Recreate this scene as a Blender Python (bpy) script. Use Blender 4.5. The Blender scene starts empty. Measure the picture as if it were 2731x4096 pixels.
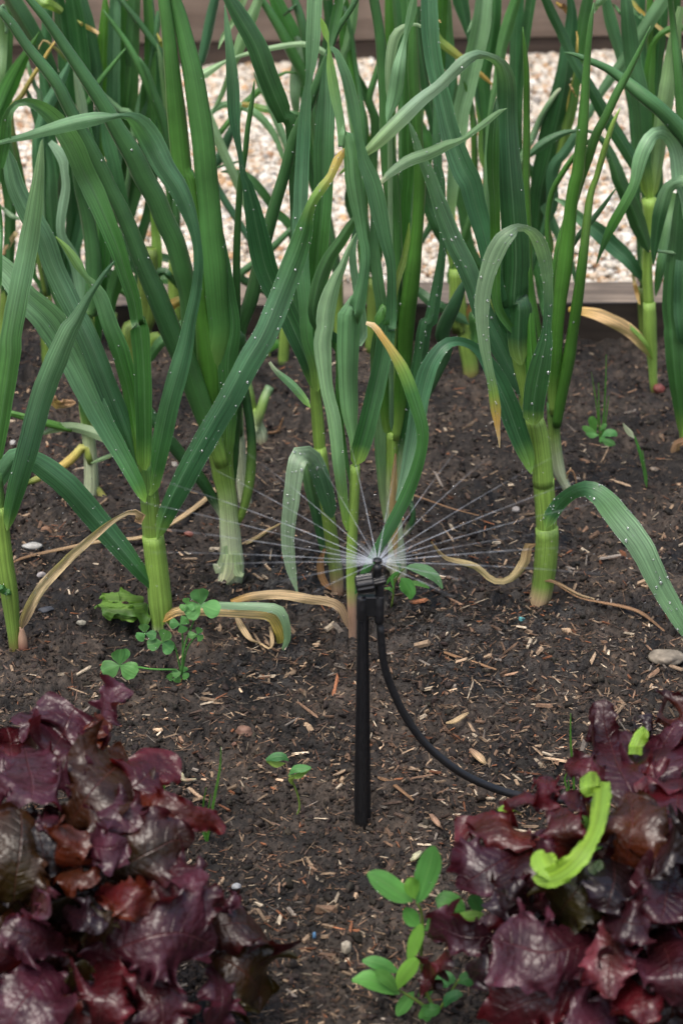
import bpy, math, random
import numpy as np
from mathutils import Vector, Matrix
random.seed(7); rng = np.random.default_rng(7)
sc = bpy.context.scene
C = sc.collection
R = math.radians

# ------------------------------------------------------------------ camera
CAM_H, PITCH, FOC, SENS = 1.17, R(27.0), 55.0, 23.5
cam_d = bpy.data.cameras.new('camera'); cam = bpy.data.objects.new('camera', cam_d); C.objects.link(cam)
cam.location = (0, 0, CAM_H); cam.rotation_euler = (math.pi/2 - PITCH, 0, 0)
cam_d.sensor_fit = 'VERTICAL'; cam_d.sensor_height = SENS; cam_d.sensor_width = SENS*2/3
cam_d.lens = FOC; cam_d.clip_start = 0.05; cam_d.clip_end = 500
cam_d.dof.use_dof = True; cam_d.dof.focus_distance = 2.2; cam_d.dof.aperture_fstop = 5.6
sc.camera = cam

# ------------------------------------------------------------------ light
SUN_EL, SUN_AZ = R(70), R(215)
w = bpy.data.worlds.new('World'); sc.world = w; w.use_nodes = True
nt = w.node_tree; nt.nodes.clear()
sky = nt.nodes.new('ShaderNodeTexSky'); sky.sky_type = 'NISHITA'; sky.sun_disc = False
sky.sun_elevation = SUN_EL; sky.sun_rotation = SUN_AZ; sky.dust_density = 6.0; sky.air_density = 1.0; sky.ozone_density = 0.6
bg = nt.nodes.new('ShaderNodeBackground'); bg.inputs[1].default_value = 0.15
wo = nt.nodes.new('ShaderNodeOutputWorld')
nt.links.new(sky.outputs[0], bg.inputs[0]); nt.links.new(bg.outputs[0], wo.inputs[0])
sd = bpy.data.lights.new('sun', 'SUN'); sd.energy = 1.25; sd.angle = R(28); sd.color = (1.0, 0.985, 0.955)
so = bpy.data.objects.new('sun', sd); C.objects.link(so)
so.rotation_euler = Vector((math.sin(SUN_AZ)*math.cos(SUN_EL), math.cos(SUN_AZ)*math.cos(SUN_EL), math.sin(SUN_EL))).to_track_quat('Z', 'Y').to_euler()
sc.view_settings.view_transform = 'Standard'; sc.view_settings.look = 'None'
sc.view_settings.exposure = 0.78; sc.view_settings.gamma = 1.0
sc.render.engine = 'CYCLES'; sc.cycles.use_denoising = True
sc.cycles.max_bounces = 8; sc.cycles.transparent_max_bounces = 24
sc.cycles.caustics_reflective = False; sc.cycles.caustics_refractive = False

# ------------------------------------------------------------------ measuring the photograph (tile letter -> offset, scale in its pixels)
TILE = {'A': (0, 0, .87117), 'B': (1366, 0, .87117), 'C': (0, 1200, .8712), 'D': (1366, 1200, .8712),
        'E': (0, 2600, .8712), 'F': (1366, 2600, .8712), 'G': (0, 0, 1.74174),
        'a': (0, 0, .44643), 'b': (683, 0, .44643), 'c': (1366, 0, .44643), 'd': (2031, 0, .44643),
        'e': (0, 683, .44643), 'f': (683, 683, .44643), 'g': (1366, 683, .44643), 'h': (2031, 683, .44643)}
FPX = 4096*FOC/SENS
CP, SP = math.cos(PITCH), math.sin(PITCH)
CAMV = np.array([0, 0, CAM_H])

TILE['S'] = (0, 0, 1.0)
def parse(s):
    out = []; t = None
    for tok in s.split():
        if tok[0].isalpha(): t = TILE[tok[0]]; tok = tok[1:]
        v = [float(q) for q in tok.split(',')]
        out.append([t[0]+v[0]*t[2], t[1]+v[1]*t[2], (v[2] if len(v) > 2 else 10)*t[2], v[3] if len(v) > 3 else 0.0])
    return np.array(out)

def ray(px, py):
    rx = (px-1365.5)/FPX; up = (2048-py)/FPX
    return np.array([rx, CP+up*SP, -SP+up*CP])

def on_plane(px, py, Y):
    d = ray(px, py); t = Y/d[1]
    return np.array([d[0]*t, Y, CAM_H+d[2]*t]), t

def on_ground(px, py, z=0.0):
    d = ray(px, py); t = (z-CAM_H)/d[2]
    return np.array([d[0]*t, d[1]*t, z])

def gpt(s, z=None):
    q = parse(s)[0]; g = on_ground(q[0], q[1], z or 0.0)
    if z is None and g[1] < 2.9:
        for _ in range(5): g = on_ground(q[0], q[1], float(soil_z(g[0], g[1], False)))
    return g

def spline(a, n):
    """Catmull-Rom through the rows of a, n samples evenly spread over the picture length."""
    a = np.asarray(a, float)
    if len(a) == 2: a = np.array([a[0], (a[0]+a[1])/2, a[1]])
    p = np.vstack([2*a[0]-a[1], a, 2*a[-1]-a[-2]])
    out = []
    for i in range(1, len(p)-2):
        for k in range(14):
            t = k/14
            out.append(.5*((2*p[i])+(-p[i-1]+p[i+1])*t+(2*p[i-1]-5*p[i]+4*p[i+1]-p[i+2])*t*t+(-p[i-1]+3*p[i]-3*p[i+1]+p[i+2])*t**3))
    out.append(a[-1]); out = np.array(out)
    L = np.concatenate([[0], np.cumsum(np.linalg.norm(np.diff(out[:, :2], axis=0), axis=1))])
    q = np.linspace(0, L[-1], n)
    return np.stack([np.interp(q, L, out[:, j]) for j in range(out.shape[1])], 1)

# ------------------------------------------------------------------ materials
def newmat(name):
    m = bpy.data.materials.new(name); m.use_nodes = True
    b = m.node_tree.nodes['Principled BSDF']; return m, m.node_tree, b
def node(t, kind, **kw):
    n = t.nodes.new(kind)
    for k, v in kw.items(): setattr(n, k, v)
    return n
def mixrgb(t, blend, fac, a, b):
    n = node(t, 'ShaderNodeMix', data_type='RGBA', blend_type=blend)
    for i, v in ((0, fac), (6, a), (7, b)):
        if isinstance(v, bpy.types.NodeSocket): t.links.new(v, n.inputs[i])
        elif v is not None: n.inputs[i].default_value = v if i == 0 else (*v, 1)
    return n.outputs[2]
def ramp(t, inp, stops):
    n = node(t, 'ShaderNodeValToRGB'); t.links.new(inp, n.inputs[0])
    e = n.color_ramp.elements
    while len(e) < len(stops): e.new(.5)
    for k, (p, c) in enumerate(stops):
        e[k].position = p; e[k].color = (c, c, c, 1) if isinstance(c, (int, float)) else (*c, 1)
    return n.outputs[0]

def leaf_material(name, rough=.42, transl=.22, vein=70, veinamt=.35, spec=.5, rib=True, bumpd=.12, blotch=(.78, 1.22)):
    m, t, b = newmat(name)
    at = node(t, 'ShaderNodeAttribute', attribute_name='Col')
    uv = node(t, 'ShaderNodeUVMap', uv_map='UVMap')
    mp = node(t, 'ShaderNodeMapping'); t.links.new(uv.outputs[0], mp.inputs[0])
    mp.inputs[3].default_value = (vein, .6, 1)
    nz = node(t, 'ShaderNodeTexNoise'); nz.inputs['Scale'].default_value = 1.0; nz.inputs['Detail'].default_value = 3
    t.links.new(mp.outputs[0], nz.inputs['Vector'])
    st = ramp(t, nz.outputs[0], [(.36, 1-veinamt), (.64, 1+veinamt*.6)])
    c1 = mixrgb(t, 'MULTIPLY', 1.0, at.outputs[0], st)
    mp2 = node(t, 'ShaderNodeMapping'); t.links.new(uv.outputs[0], mp2.inputs[0]); mp2.inputs[3].default_value = (vein*.32, .35, 1)
    nzb = node(t, 'ShaderNodeTexNoise'); nzb.inputs['Scale'].default_value = 1.0; nzb.inputs['Detail'].default_value = 2; t.links.new(mp2.outputs[0], nzb.inputs['Vector'])
    c1 = mixrgb(t, 'MULTIPLY', 1.0, c1, ramp(t, nzb.outputs[0], [(.36, 1-veinamt*.8), (.64, 1+veinamt*.5)]))
    geo = node(t, 'ShaderNodeNewGeometry')
    n2 = node(t, 'ShaderNodeTexNoise'); n2.inputs['Scale'].default_value = 22; n2.inputs['Detail'].default_value = 4
    t.links.new(geo.outputs['Position'], n2.inputs['Vector'])
    c2 = mixrgb(t, 'MULTIPLY', 1.0, c1, ramp(t, n2.outputs[0], [(.3, blotch[0]), (.7, blotch[1])]))
    if rib:
        sx = node(t, 'ShaderNodeSeparateXYZ'); t.links.new(uv.outputs[0], sx.inputs[0])
        ma = node(t, 'ShaderNodeMath', operation='SUBTRACT'); t.links.new(sx.outputs[0], ma.inputs[0]); ma.inputs[1].default_value = .5
        mb = node(t, 'ShaderNodeMath', operation='ABSOLUTE'); t.links.new(ma.outputs[0], mb.inputs[0])
        rb = ramp(t, mb.outputs[0], [(.0, .28), (.03, 0), (.475, 0), (.5, .35)])
        c2 = mixrgb(t, 'MIX', rb, c2, (.20, .34, .20) if rib is True else rib)
    t.links.new(c2, b.inputs['Base Color'])
    b.inputs['Roughness'].default_value = rough
    b.inputs['Specular IOR Level'].default_value = spec
    n3 = node(t, 'ShaderNodeTexNoise'); n3.inputs['Scale'].default_value = 500; n3.inputs['Detail'].default_value = 2
    t.links.new(geo.outputs['Position'], n3.inputs['Vector'])
    hh = mixrgb(t, 'ADD', .25, nz.outputs[0], n3.outputs[0])
    bp = node(t, 'ShaderNodeBump'); bp.inputs['Strength'].default_value = .5; bp.inputs['Distance'].default_value = bumpd*.01
    t.links.new(hh, bp.inputs['Height']); t.links.new(bp.outputs[0], b.inputs['Normal'])
    tr = node(t, 'ShaderNodeBsdfTranslucent'); tc = mixrgb(t, 'MULTIPLY', 1.0, c2, (1.6, 1.9, .9)); t.links.new(tc, tr.inputs[0])
    mx = node(t, 'ShaderNodeMixShader'); mx.inputs[0].default_value = transl
    t.links.new(b.outputs[0], mx.inputs[1]); t.links.new(tr.outputs[0], mx.inputs[2])
    t.links.new(mx.outputs[0], t.nodes['Material Output'].inputs[0])
    return m

def col_material(name, rough=.8, spec=.3, nscale=300, lo=.6, hi=1.3, bump=.0005, coat=0):
    m, t, b = newmat(name)
    at = node(t, 'ShaderNodeAttribute', attribute_name='Col')
    geo = node(t, 'ShaderNodeNewGeometry')
    n = node(t, 'ShaderNodeTexNoise'); n.inputs['Scale'].default_value = nscale; n.inputs['Detail'].default_value = 4
    t.links.new(geo.outputs['Position'], n.inputs['Vector'])
    c = mixrgb(t, 'MULTIPLY', 1.0, at.outputs[0], ramp(t, n.outputs[0], [(.3, lo), (.7, hi)]))
    t.links.new(c, b.inputs['Base Color']); b.inputs['Roughness'].default_value = rough
    b.inputs['Specular IOR Level'].default_value = spec; b.inputs['Coat Weight'].default_value = coat
    bp = node(t, 'ShaderNodeBump'); bp.inputs['Strength'].default_value = .6; bp.inputs['Distance'].default_value = bump
    t.links.new(n.outputs[0], bp.inputs['Height']); t.links.new(bp.outputs[0], b.inputs['Normal'])
    return m

M_LEEK = leaf_material('leek_leaf', .37, .24, 46, .30, .6)
M_TUBE = leaf_material('onion_leaf', .36, .10, 40, .16, rib=False)
M_STEM = leaf_material('leek_stem', .40, .10, 90, .35, rib=False)
M_DRY = leaf_material('dry_leaf', .6, .25, 60, .5, .3, rib=False, bumpd=.2)
M_WEED = leaf_material('weed_leaf', .5, .25, 12, .12, .4, rib=(.22, .36, .12))
M_BIT = col_material('loose_bits', .75, .3, 400)
M_STONE = col_material('stone', .65, .35, 180, .7, 1.25, .0004)
m, t, b = newmat('water_drop'); M_DROP = m
tr_ = node(t, 'ShaderNodeBsdfTransparent'); gl_ = node(t, 'ShaderNodeBsdfGlossy'); gl_.inputs['Roughness'].default_value = .08; gl_.inputs[0].default_value = (1, 1, 1, 1)
di_ = node(t, 'ShaderNodeBsdfDiffuse'); di_.inputs[0].default_value = (.9, 1, .97, 1)
m1_ = node(t, 'ShaderNodeMixShader'); m1_.inputs[0].default_value = .16; t.links.new(tr_.outputs[0], m1_.inputs[1]); t.links.new(di_.outputs[0], m1_.inputs[2])
lw_ = node(t, 'ShaderNodeFresnel'); lw_.inputs[0].default_value = 1.5
m2_ = node(t, 'ShaderNodeMixShader'); t.links.new(ramp(t, lw_.outputs[0], [(0, .10), (.35, .95)]), m2_.inputs[0]); t.links.new(m1_.outputs[0], m2_.inputs[1]); t.links.new(gl_.outputs[0], m2_.inputs[2])
t.links.new(m2_.outputs[0], t.nodes['Material Output'].inputs[0])

COL = {  # real base colours
 'blue': (.092, .205, .104), 'pale': (.260, .400, .245), 'sage': (.165, .305, .145), 'dark': (.030, .100, .031), 'dkbl': (.050, .140, .064),
 'green': (.058, .172, .042), 'vivid': (.058, .172, .024), 'tube': (.050, .142, .045), 'lime': (.23, .38, .075), 'stem': (.25, .41, .075),
 'white': (.52, .60, .38), 'cream': (.66, .64, .44), 'olive': (.15, .23, .045), 'yel': (.58, .43, .12), 'orange': (.56, .33, .09), 'tan': (.58, .43, .25),
 'dtan': (.34, .20, .11), 'red': (.18, .05, .04), 'pink': (.44, .28, .19), 'brown': (.12, .06, .03)}
def grad(spec, n):
    """'blue' or 'stem:0,blue:.3,yel:1' -> n colours"""
    ks = [q.split(':') for q in spec.split(',')]
    if len(ks) == 1: return np.tile(np.array(COL[ks[0][0]]), (n, 1))
    p = [float(k[1]) for k in ks]; c = np.array([COL[k[0]] for k in ks]); t = np.linspace(0, 1, n)
    return np.stack([np.interp(t, p, c[:, j]) for j in range(3)], 1)

# ------------------------------------------------------------------ object helpers
def mesh_obj(name, V, F, mat, parent=None, cols=None, uvs=None, smooth=True, origin=None):
    V = np.asarray(V, float)
    if origin is None: origin = np.array(parent.location) if parent is not None else np.zeros(3)
    me = bpy.data.meshes.new(name)
    F = np.asarray(F) if not isinstance(F, list) else F
    if isinstance(F, np.ndarray):
        k = F.shape[1]
        me.vertices.add(len(V)); me.vertices.foreach_set('co', (V-origin).astype(np.float32).ravel())
        me.loops.add(F.size); me.loops.foreach_set('vertex_index', F.astype(np.int32).ravel())
        me.polygons.add(len(F)); me.polygons.foreach_set('loop_start', np.arange(0, F.size, k, dtype=np.int32))
        me.polygons.foreach_set('loop_total', np.full(len(F), k, np.int32)); me.update(calc_edges=True)
    else:
        me.from_pydata((V-origin).tolist(), [], F); me.update()
    if cols is not None:
        a = me.color_attributes.new('Col', 'FLOAT_COLOR', 'POINT')
        cc = np.ones((len(V), 4), np.float32); cc[:, :3] = cols; a.data.foreach_set('color', cc.ravel())
    if uvs is not None:
        ul = me.uv_layers.new(name='UVMap'); vi = np.zeros(len(me.loops), np.int32); me.loops.foreach_get('vertex_index', vi)
        ul.data.foreach_set('uv', np.asarray(uvs, np.float32)[vi].ravel())
    me.polygons.foreach_set('use_smooth', [smooth]*len(me.polygons))
    me.materials.append(mat)
    o = bpy.data.objects.new(name, me); C.objects.link(o)
    if parent is not None: o.parent = parent
    else: o.location = Vector(origin)
    return o

def thing(name, label, cat, loc, group=None):
    o = bpy.data.objects.new(name, None); C.objects.link(o); o.location = Vector(loc); o.empty_display_size = .02
    o['label'] = label; o['category'] = cat
    if group: o['group'] = group
    return o
def tag(o, label=None, cat=None, group=None, kind=None):
    for k, v in (('label', label), ('category', cat), ('group', group), ('kind', kind)):
        if v: o[k] = v
    return o

def grid_faces(n, m, closed=False):
    i = np.arange(n-1)[:, None]; j = np.arange(m if closed else m-1)[None, :]; jn = (j+1) % m
    return np.stack([i*m+j, i*m+jn, (i+1)*m+jn, (i+1)*m+j], -1).reshape(-1, 4)

_ph = np.random.default_rng(3)
def wob(n, amp, freq, seed):
    r = np.random.default_rng(seed); t = np.linspace(0, 1, n); v = np.zeros(n)
    for k in (1, 2.3, 4.1): v += np.sin(t*freq*k*2*math.pi+r.uniform(0, 7))/k
    return v*amp/1.6

def lay(path, Y, z, seed, bend=0.0):
    """picture path -> 3-D points on the plant's own depth, with a lean of its own; z = centimetres toward the camera"""
    a = parse(path); L = np.linalg.norm(np.diff(a[:, :2], axis=0), axis=1).sum()
    n = int(max(10, min(60, L/28))); s = spline(a, n)
    dd = s[:, 3]/100 + z/100 + wob(n, bend, .6, seed)
    P = np.zeros((n, 3)); W = np.zeros(n)
    for i in range(n):
        P[i], t = on_plane(s[i, 0], s[i, 1], Y-dd[i]); W[i] = max(s[i, 2], 1.5)*t/FPX
    return P, W, L

def frames(P, up=.25):
    T = np.gradient(P, axis=0); T /= np.linalg.norm(T, axis=1)[:, None]+1e-9
    V = CAMV-P; V /= np.linalg.norm(V, axis=1)[:, None]
    W = np.cross(T, V); W /= np.linalg.norm(W, axis=1)[:, None]+1e-9
    for i in range(1, len(W)):
        if np.dot(W[i], W[i-1]) < 0: W[i] = -W[i]
    N = np.cross(W, T)
    s = np.sign((N*V).sum(1)); N *= s[:, None]
    return T, W, N

SEED = [100]
WATER = {}      # surface samples for droplets, per plant
def flat_leaf(parent, name, path, col, Y, z=0, drops=0, fold=None, roll=None, mat=None, bend=.012):
    SEED[0] += 1; sd_ = SEED[0]; r = np.random.default_rng(sd_)
    P, Wd, L = lay(path, Y, z, sd_, bend)
    n = len(P); T, W, N = frames(P); m = 9; s = np.linspace(-1, 1, m)
    fold = r.uniform(.30, .75)*r.choice([-1, 1], p=[.35, .65]) if fold is None else fold
    rl = (r.normal(0, .16) if roll is None else roll)+wob(n, .18, .8, sd_+5)
    Wr = W*np.cos(rl)[:, None]+N*np.sin(rl)[:, None]; Nr = -W*np.sin(rl)[:, None]+N*np.cos(rl)[:, None]
    hw = Wd/2/np.maximum(.75, np.cos(rl))
    edge = 1+.03*wob(n, 1, 9, sd_+9)
    uu = np.linspace(0, 1, n); hw = hw*np.clip(np.sqrt(uu*L/45)+.25, .25, 1)
    X = P[:, None, :] + Wr[:, None, :]*(s[None, :, None]*(hw*edge)[:, None, None]) - Nr[:, None, :]*((fold*np.sqrt(s*s+.003))[None, :, None]*hw[:, None, None])
    dry = mat is not None and mat.name.startswith('dry')
    if dry: hw = hw*(.85+.34*wob(n, 1, 5, sd_+3)+.2*wob(n, 1, 13, sd_+4))
    rip = (.6 if dry else .06)*np.sin(np.linspace(0, 1, n)[:, None]*L/(34 if dry else 120)+r.uniform(0, 6)+s[None, :]*(3.5 if dry else 1.5))*np.abs(s)[None, :]**2*hw[:, None]
    X = X+Nr[:, None, :]*rip[..., None]
    g = grad(col, n)*r.uniform(.84, 1.22)*np.array([r.uniform(.88, 1.10), 1, r.uniform(.86, 1.08)])
    cols = np.repeat(g, m, 0)
    uv = np.stack(np.meshgrid(np.linspace(0, 1, m), np.linspace(0, L/300, n)+r.uniform(0, 20)), -1).reshape(-1, 2)
    uv[:, 1] += 0
    o = mesh_obj(name, X.reshape(-1, 3), grid_faces(n, m), mat or M_LEEK, parent, cols, uv)
    if drops: WATER.setdefault(parent.name, []).append((X, Nr, hw, drops, sd_, parent))
    return o

def tube_leaf(parent, name, path, col, Y, z=0, drops=0, mat=None, bend=.01, ribs=0, flat=1.0, m=12):
    SEED[0] += 1; sd_ = SEED[0]; r = np.random.default_rng(sd_)
    P, Wd, L = lay(path, Y, z, sd_, bend)
    n = len(P); T, W, N = frames(P); a = np.linspace(0, 2*math.pi, m, endpoint=False)
    hw = Wd/2*(1+.02*wob(n, 1, 6, sd_))
    rad = 1+ribs*np.cos(a*6)
    X = P[:, None, :]+(W[:, None, :]*(np.cos(a)*rad)[None, :, None]+N[:, None, :]*(np.sin(a)*rad*flat)[None, :, None])*hw[:, None, None]
    g = grad(col, n)*r.uniform(.9, 1.1); cols = np.repeat(g, m, 0)
    uv = np.stack(np.meshgrid(np.abs(np.linspace(-1, 1, m)), np.linspace(0, L/300, n)+r.uniform(0, 20)), -1).reshape(-1, 2)
    V = np.vstack([X.reshape(-1, 3), P[:1], P[-1:]]); cols = np.vstack([cols, g[:1], g[-1:]]); uv = np.vstack([uv, uv[:1], uv[-1:]])
    F = grid_faces(n, m, True).tolist(); k = n*m
    F += [[k, (j+1) % m, j] for j in range(m)]+[[k+1, (n-1)*m+j, (n-1)*m+(j+1) % m] for j in range(m)]
    o = mesh_obj(name, V, F, mat or M_TUBE, parent, cols, uv)
    if drops: WATER.setdefault(parent.name, []).append((X[:, :m//2+1], N, hw, drops, sd_, parent))
    return o

def ico(sub=1):
    t_ = (1+5**.5)/2
    v = np.array([[-1, t_, 0], [1, t_, 0], [-1, -t_, 0], [1, -t_, 0], [0, -1, t_], [0, 1, t_], [0, -1, -t_], [0, 1, -t_], [t_, 0, -1], [t_, 0, 1], [-t_, 0, -1], [-t_, 0, 1]], float)
    v /= np.linalg.norm(v[0])
    f = [[0, 11, 5], [0, 5, 1], [0, 1, 7], [0, 7, 10], [0, 10, 11], [1, 5, 9], [5, 11, 4], [11, 10, 2], [10, 7, 6], [7, 1, 8], [3, 9, 4], [3, 4, 2], [3, 2, 6], [3, 6, 8], [3, 8, 9], [4, 9, 5], [2, 4, 11], [6, 2, 10], [8, 6, 7], [9, 8, 1]]
    for _ in range(sub-1):
        v = v.tolist(); mid = {}; nf = []
        def g(a, b):
            k = (min(a, b), max(a, b))
            if k not in mid:
                p = np.array(v[a])+np.array(v[b]); mid[k] = len(v); v.append((p/np.linalg.norm(p)).tolist())
            return mid[k]
        for a, b_, c in f:
            x, y, z_ = g(a, b_), g(b_, c), g(c, a); nf += [[a, x, z_], [b_, y, x], [c, z_, y], [x, y, z_]]
        f = nf; v = np.array(v)
    return np.array(v), np.array(f)
ICO1, ICO2 = ico(1), ico(2)

def scatter(base, centers, mats, cols):
    """copies of a small base mesh -> one mesh's arrays; mats (k,3,3)"""
    bv, bf = base; k = len(centers)
    V = np.einsum('kij,vj->kvi', mats, bv)+centers[:, None, :]
    F = bf[None]+(np.arange(k)*len(bv))[:, None, None]
    return V.reshape(-1, 3), F.reshape(-1, bf.shape[1]), np.repeat(cols, len(bv), 0)
def rand_rot(k, r, tilt=1.0):
    out = np.zeros((k, 3, 3))
    az = r.uniform(0, 2*math.pi, k); e = r.normal(0, tilt, (k, 2))
    for i in range(k):
        out[i] = np.array((Matrix.Rotation(az[i], 3, 'Z') @ Matrix.Rotation(e[i, 0], 3, 'X') @ Matrix.Rotation(e[i, 1], 3, 'Y')))
    return out

def add_water():
    for pn, lst in WATER.items():
        cs, ms = [], []
        for X, N, hw, k, sdd, parent in lst:
            r = np.random.default_rng(sdd+77); n, m = X.shape[:2]
            for q in range(int(k*(1.5 if k > 70 else .75))):
                e = r.random() < .6
                i = r.uniform(0, n-1.001); j = r.choice([0, m-1.001]) if e else r.uniform(.3, m-1.3)
                i0, j0 = int(i), int(j); fi, fj = i-i0, j-j0
                p = (X[i0, j0]*(1-fi)+X[i0+1, j0]*fi)*(1-fj)+(X[i0, j0+1]*(1-fi)+X[i0+1, j0+1]*fi)*fj
                s_ = (r.uniform(.00025, .0005) if e else min(.0019, hw[i0]*.16, r.lognormal(math.log(.0006 if k > 70 else .00035), .6)))
                nn = N[i0]; cs.append(p+nn*s_*.35)
                u = np.cross(nn, [0, 0, 1.]); u /= np.linalg.norm(u)+1e-9; v = np.cross(nn, u)
                ms.append(np.stack([u*s_, v*s_*r.uniform(1, 1.35), nn*s_*.7], 1))
        V, F, cc = scatter(ICO2, np.array(cs), np.array(ms), np.ones((len(cs), 3)))
        o = mesh_obj('droplets', V, F, M_DROP, lst[0][5]); o['kind'] = 'stuff'

def rooted(path, stems):
    """a leaf whose foot is hidden in the photograph still starts at the nearest point of its plant's stem"""
    a = parse(path); x, y, w_ = a[0, :3]
    if not stems or w_ < 15 or not (0 < x < 2731 and 0 < y < 4096): return path
    S_ = np.vstack(stems); d = np.hypot(S_[:, 0]-x, S_[:, 1]-y)+.0
    d = np.where(S_[:, 1] < y-10, d+200, d); k = int(np.argmin(d))
    if np.hypot(S_[k, 0]-x, S_[k, 1]-y) < 70: return path
    q = S_[k]; mid = ((q[0]*.5+x*.5), (q[1]*.5+y*.5))
    if w_ < 22 and y > q[1]-20: return path
    head = 'S%.0f,%.0f,%.0f S%.0f,%.0f,%.0f ' % (q[0], q[1], min(w_, q[2])*.8, mid[0], mid[1], w_*.9)
    return head+path
def plant(name, label, cat, base, items, group=None, Y=None, z0=0):
    g = gpt(base)
    if Y is None: Y = g[1]
    root = thing(name, label, cat, (g[0], Y, g[2]), group); first = True
    stems = [parse(it[4]) for it in items if it[0] == 'S']
    for it in items:
        kind, col, z, dr, path = it[:5]; kw = it[5] if len(it) > 5 else {}
        if kind in 'LT': path = rooted(path, stems)
        if kind == 'S':
            if first: a_ = parse(path); path = 'S%.0f,%.0f,%.0f ' % (a_[0, 0]+(a_[0, 0]-a_[1, 0])*.5, a_[0, 1]+38, a_[1, 2]*.9)+('S%.0f,%.0f,%.0f ' % (a_[0, 0], a_[0, 1], a_[1, 2]*.97))+path.split(' ', 1)[0][0]+path.split(' ', 1)[1].lstrip('ABCDEFGabcdefgh'); first = False
            tube_leaf(root, 'stem', path, col, Y, z, dr, M_STEM, bend=0, ribs=.02, m=16, **kw)
        elif kind == 'L': flat_leaf(root, 'leaf', path, col, Y, z, dr, **kw)
        elif kind == 'T': tube_leaf(root, 'leaf', path, col, Y, z, dr, **kw)
        elif kind == 'D': flat_leaf(root, 'dry_leaf', path, col, Y, z, dr, mat=M_DRY, **kw)
        elif kind == 'R': tube_leaf(root, 'root', path, col, Y, z, dr, M_DRY, bend=0, m=6)
    return root
# ------------------------------------------------------------------ setting: soil, gravel, boards
def vnoise(x, y, s, seed):
    r = np.random.default_rng(seed); G_ = r.random((256, 256))
    u, v = x/s+100, y/s+100; i, j = np.floor(u).astype(int), np.floor(v).astype(int); fu, fv = u-i, v-j
    fu, fv = fu*fu*(3-2*fu), fv*fv*(3-2*fv)
    g = lambda a, b: G_[a % 256, b % 256]
    return (g(i, j)*(1-fu)+g(i+1, j)*fu)*(1-fv)+(g(i, j+1)*(1-fu)+g(i+1, j+1)*fu)*fv-.5
def soil_z(x, y, fine=True):
    x, y = np.asarray(x, float), np.asarray(y, float)
    z = .026*vnoise(x, y, .30, 1)+.018*vnoise(x, y, .11, 2)+.013*vnoise(x+.03, y, .045, 3)
    if fine:
        a = .5+vnoise(x, y, .20, 9)
        z = z+(.007+.009*a)*(1-np.abs(vnoise(x, y, .020, 4))*2.2)*.9+.009*vnoise(x, y, .013, 5)+.0045*vnoise(x, y, .0055, 6)-.009
    return z
BOARD_Y = 2.79     # front face of the near board
xs = np.concatenate([np.linspace(-3, -.56, 40)[:-1], np.arange(-.56, .56, .0026), np.linspace(.56, 3, 40)])
ys = np.concatenate([np.linspace(.3, 1.30, 30)[:-1], np.arange(1.30, BOARD_Y+.02, .0032)])
XX, YY = np.meshgrid(xs, ys); ZZ = soil_z(XX, YY)
m, t, b = newmat('soil'); M_SOIL = m
geo = node(t, 'ShaderNodeNewGeometry')
n1 = node(t, 'ShaderNodeTexNoise'); n1.inputs['Scale'].default_value = 9; n1.inputs['Detail'].default_value = 6
n2 = node(t, 'ShaderNodeTexNoise'); n2.inputs['Scale'].default_value = 210; n2.inputs['Detail'].default_value = 6
n3 = node(t, 'ShaderNodeTexVoronoi'); n3.inputs['Scale'].default_value = 260
for q in (n1, n2, n3): t.links.new(geo.outputs['Position'], q.inputs['Vector'])
c = mixrgb(t, 'MIX', ramp(t, n1.outputs[0], [(.40, 0), (.60, 1)]), (.0050, .0039, .0032), (.027, .0205, .0157))
c = mixrgb(t, 'MULTIPLY', 1.0, c, ramp(t, n2.outputs[0], [(.3, .40), (.72, 1.9)]))
c = mixrgb(t, 'MIX', ramp(t, n3.outputs['Color'], [(.78, 0), (.95, .6)]), c, (.085, .058, .038))
n5 = node(t, 'ShaderNodeTexNoise'); n5.inputs['Scale'].default_value = 48; n5.inputs['Detail'].default_value = 5; t.links.new(geo.outputs['Position'], n5.inputs['Vector'])
c = mixrgb(t, 'MULTIPLY', 1.0, c, ramp(t, n5.outputs[0], [(.36, .5), (.64, 1.6)]))
# ground the sprinkler has soaked: a ragged patch of damp earth
vs = node(t, 'ShaderNodeVectorMath', operation='SUBTRACT'); t.links.new(geo.outputs['Position'], vs.inputs[0]); vs.inputs[1].default_value = (.08, 2.12, 0)
vm = node(t, 'ShaderNodeVectorMath', operation='MULTIPLY'); t.links.new(vs.outputs[0], vm.inputs[0]); vm.inputs[1].default_value = (1.7, 2.1, 0)
vl = node(t, 'ShaderNodeVectorMath', operation='LENGTH'); t.links.new(vm.outputs[0], vl.inputs[0])
ad = node(t, 'ShaderNodeMath', operation='MULTIPLY_ADD'); t.links.new(n1.outputs[0], ad.inputs[0]); ad.inputs[1].default_value = 1.1; t.links.new(vl.outputs['Value'], ad.inputs[2])
wet = ramp(t, ad.outputs[0], [(.72, 1.0), (1.0, 0.0)])
c = mixrgb(t, 'MIX', wet, c, mixrgb(t, 'MULTIPLY', 1.0, c, (.48, .46, .45)))
t.links.new(ramp(t, wet, [(0, .75), (1, .48)]), b.inputs['Roughness'])
t.links.new(c, b.inputs['Base Color']); b.inputs['Specular IOR Level'].default_value = .35
bp = node(t, 'ShaderNodeBump'); bp.inputs['Strength'].default_value = 1; bp.inputs['Distance'].default_value = .003
t.links.new(n2.outputs[0], bp.inputs['Height']); t.links.new(bp.outputs[0], b.inputs['Normal'])
o = mesh_obj('soil', np.stack([XX, YY, ZZ], -1).reshape(-1, 3), grid_faces(len(ys), len(xs)), M_SOIL); o['kind'] = 'structure'

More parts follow.
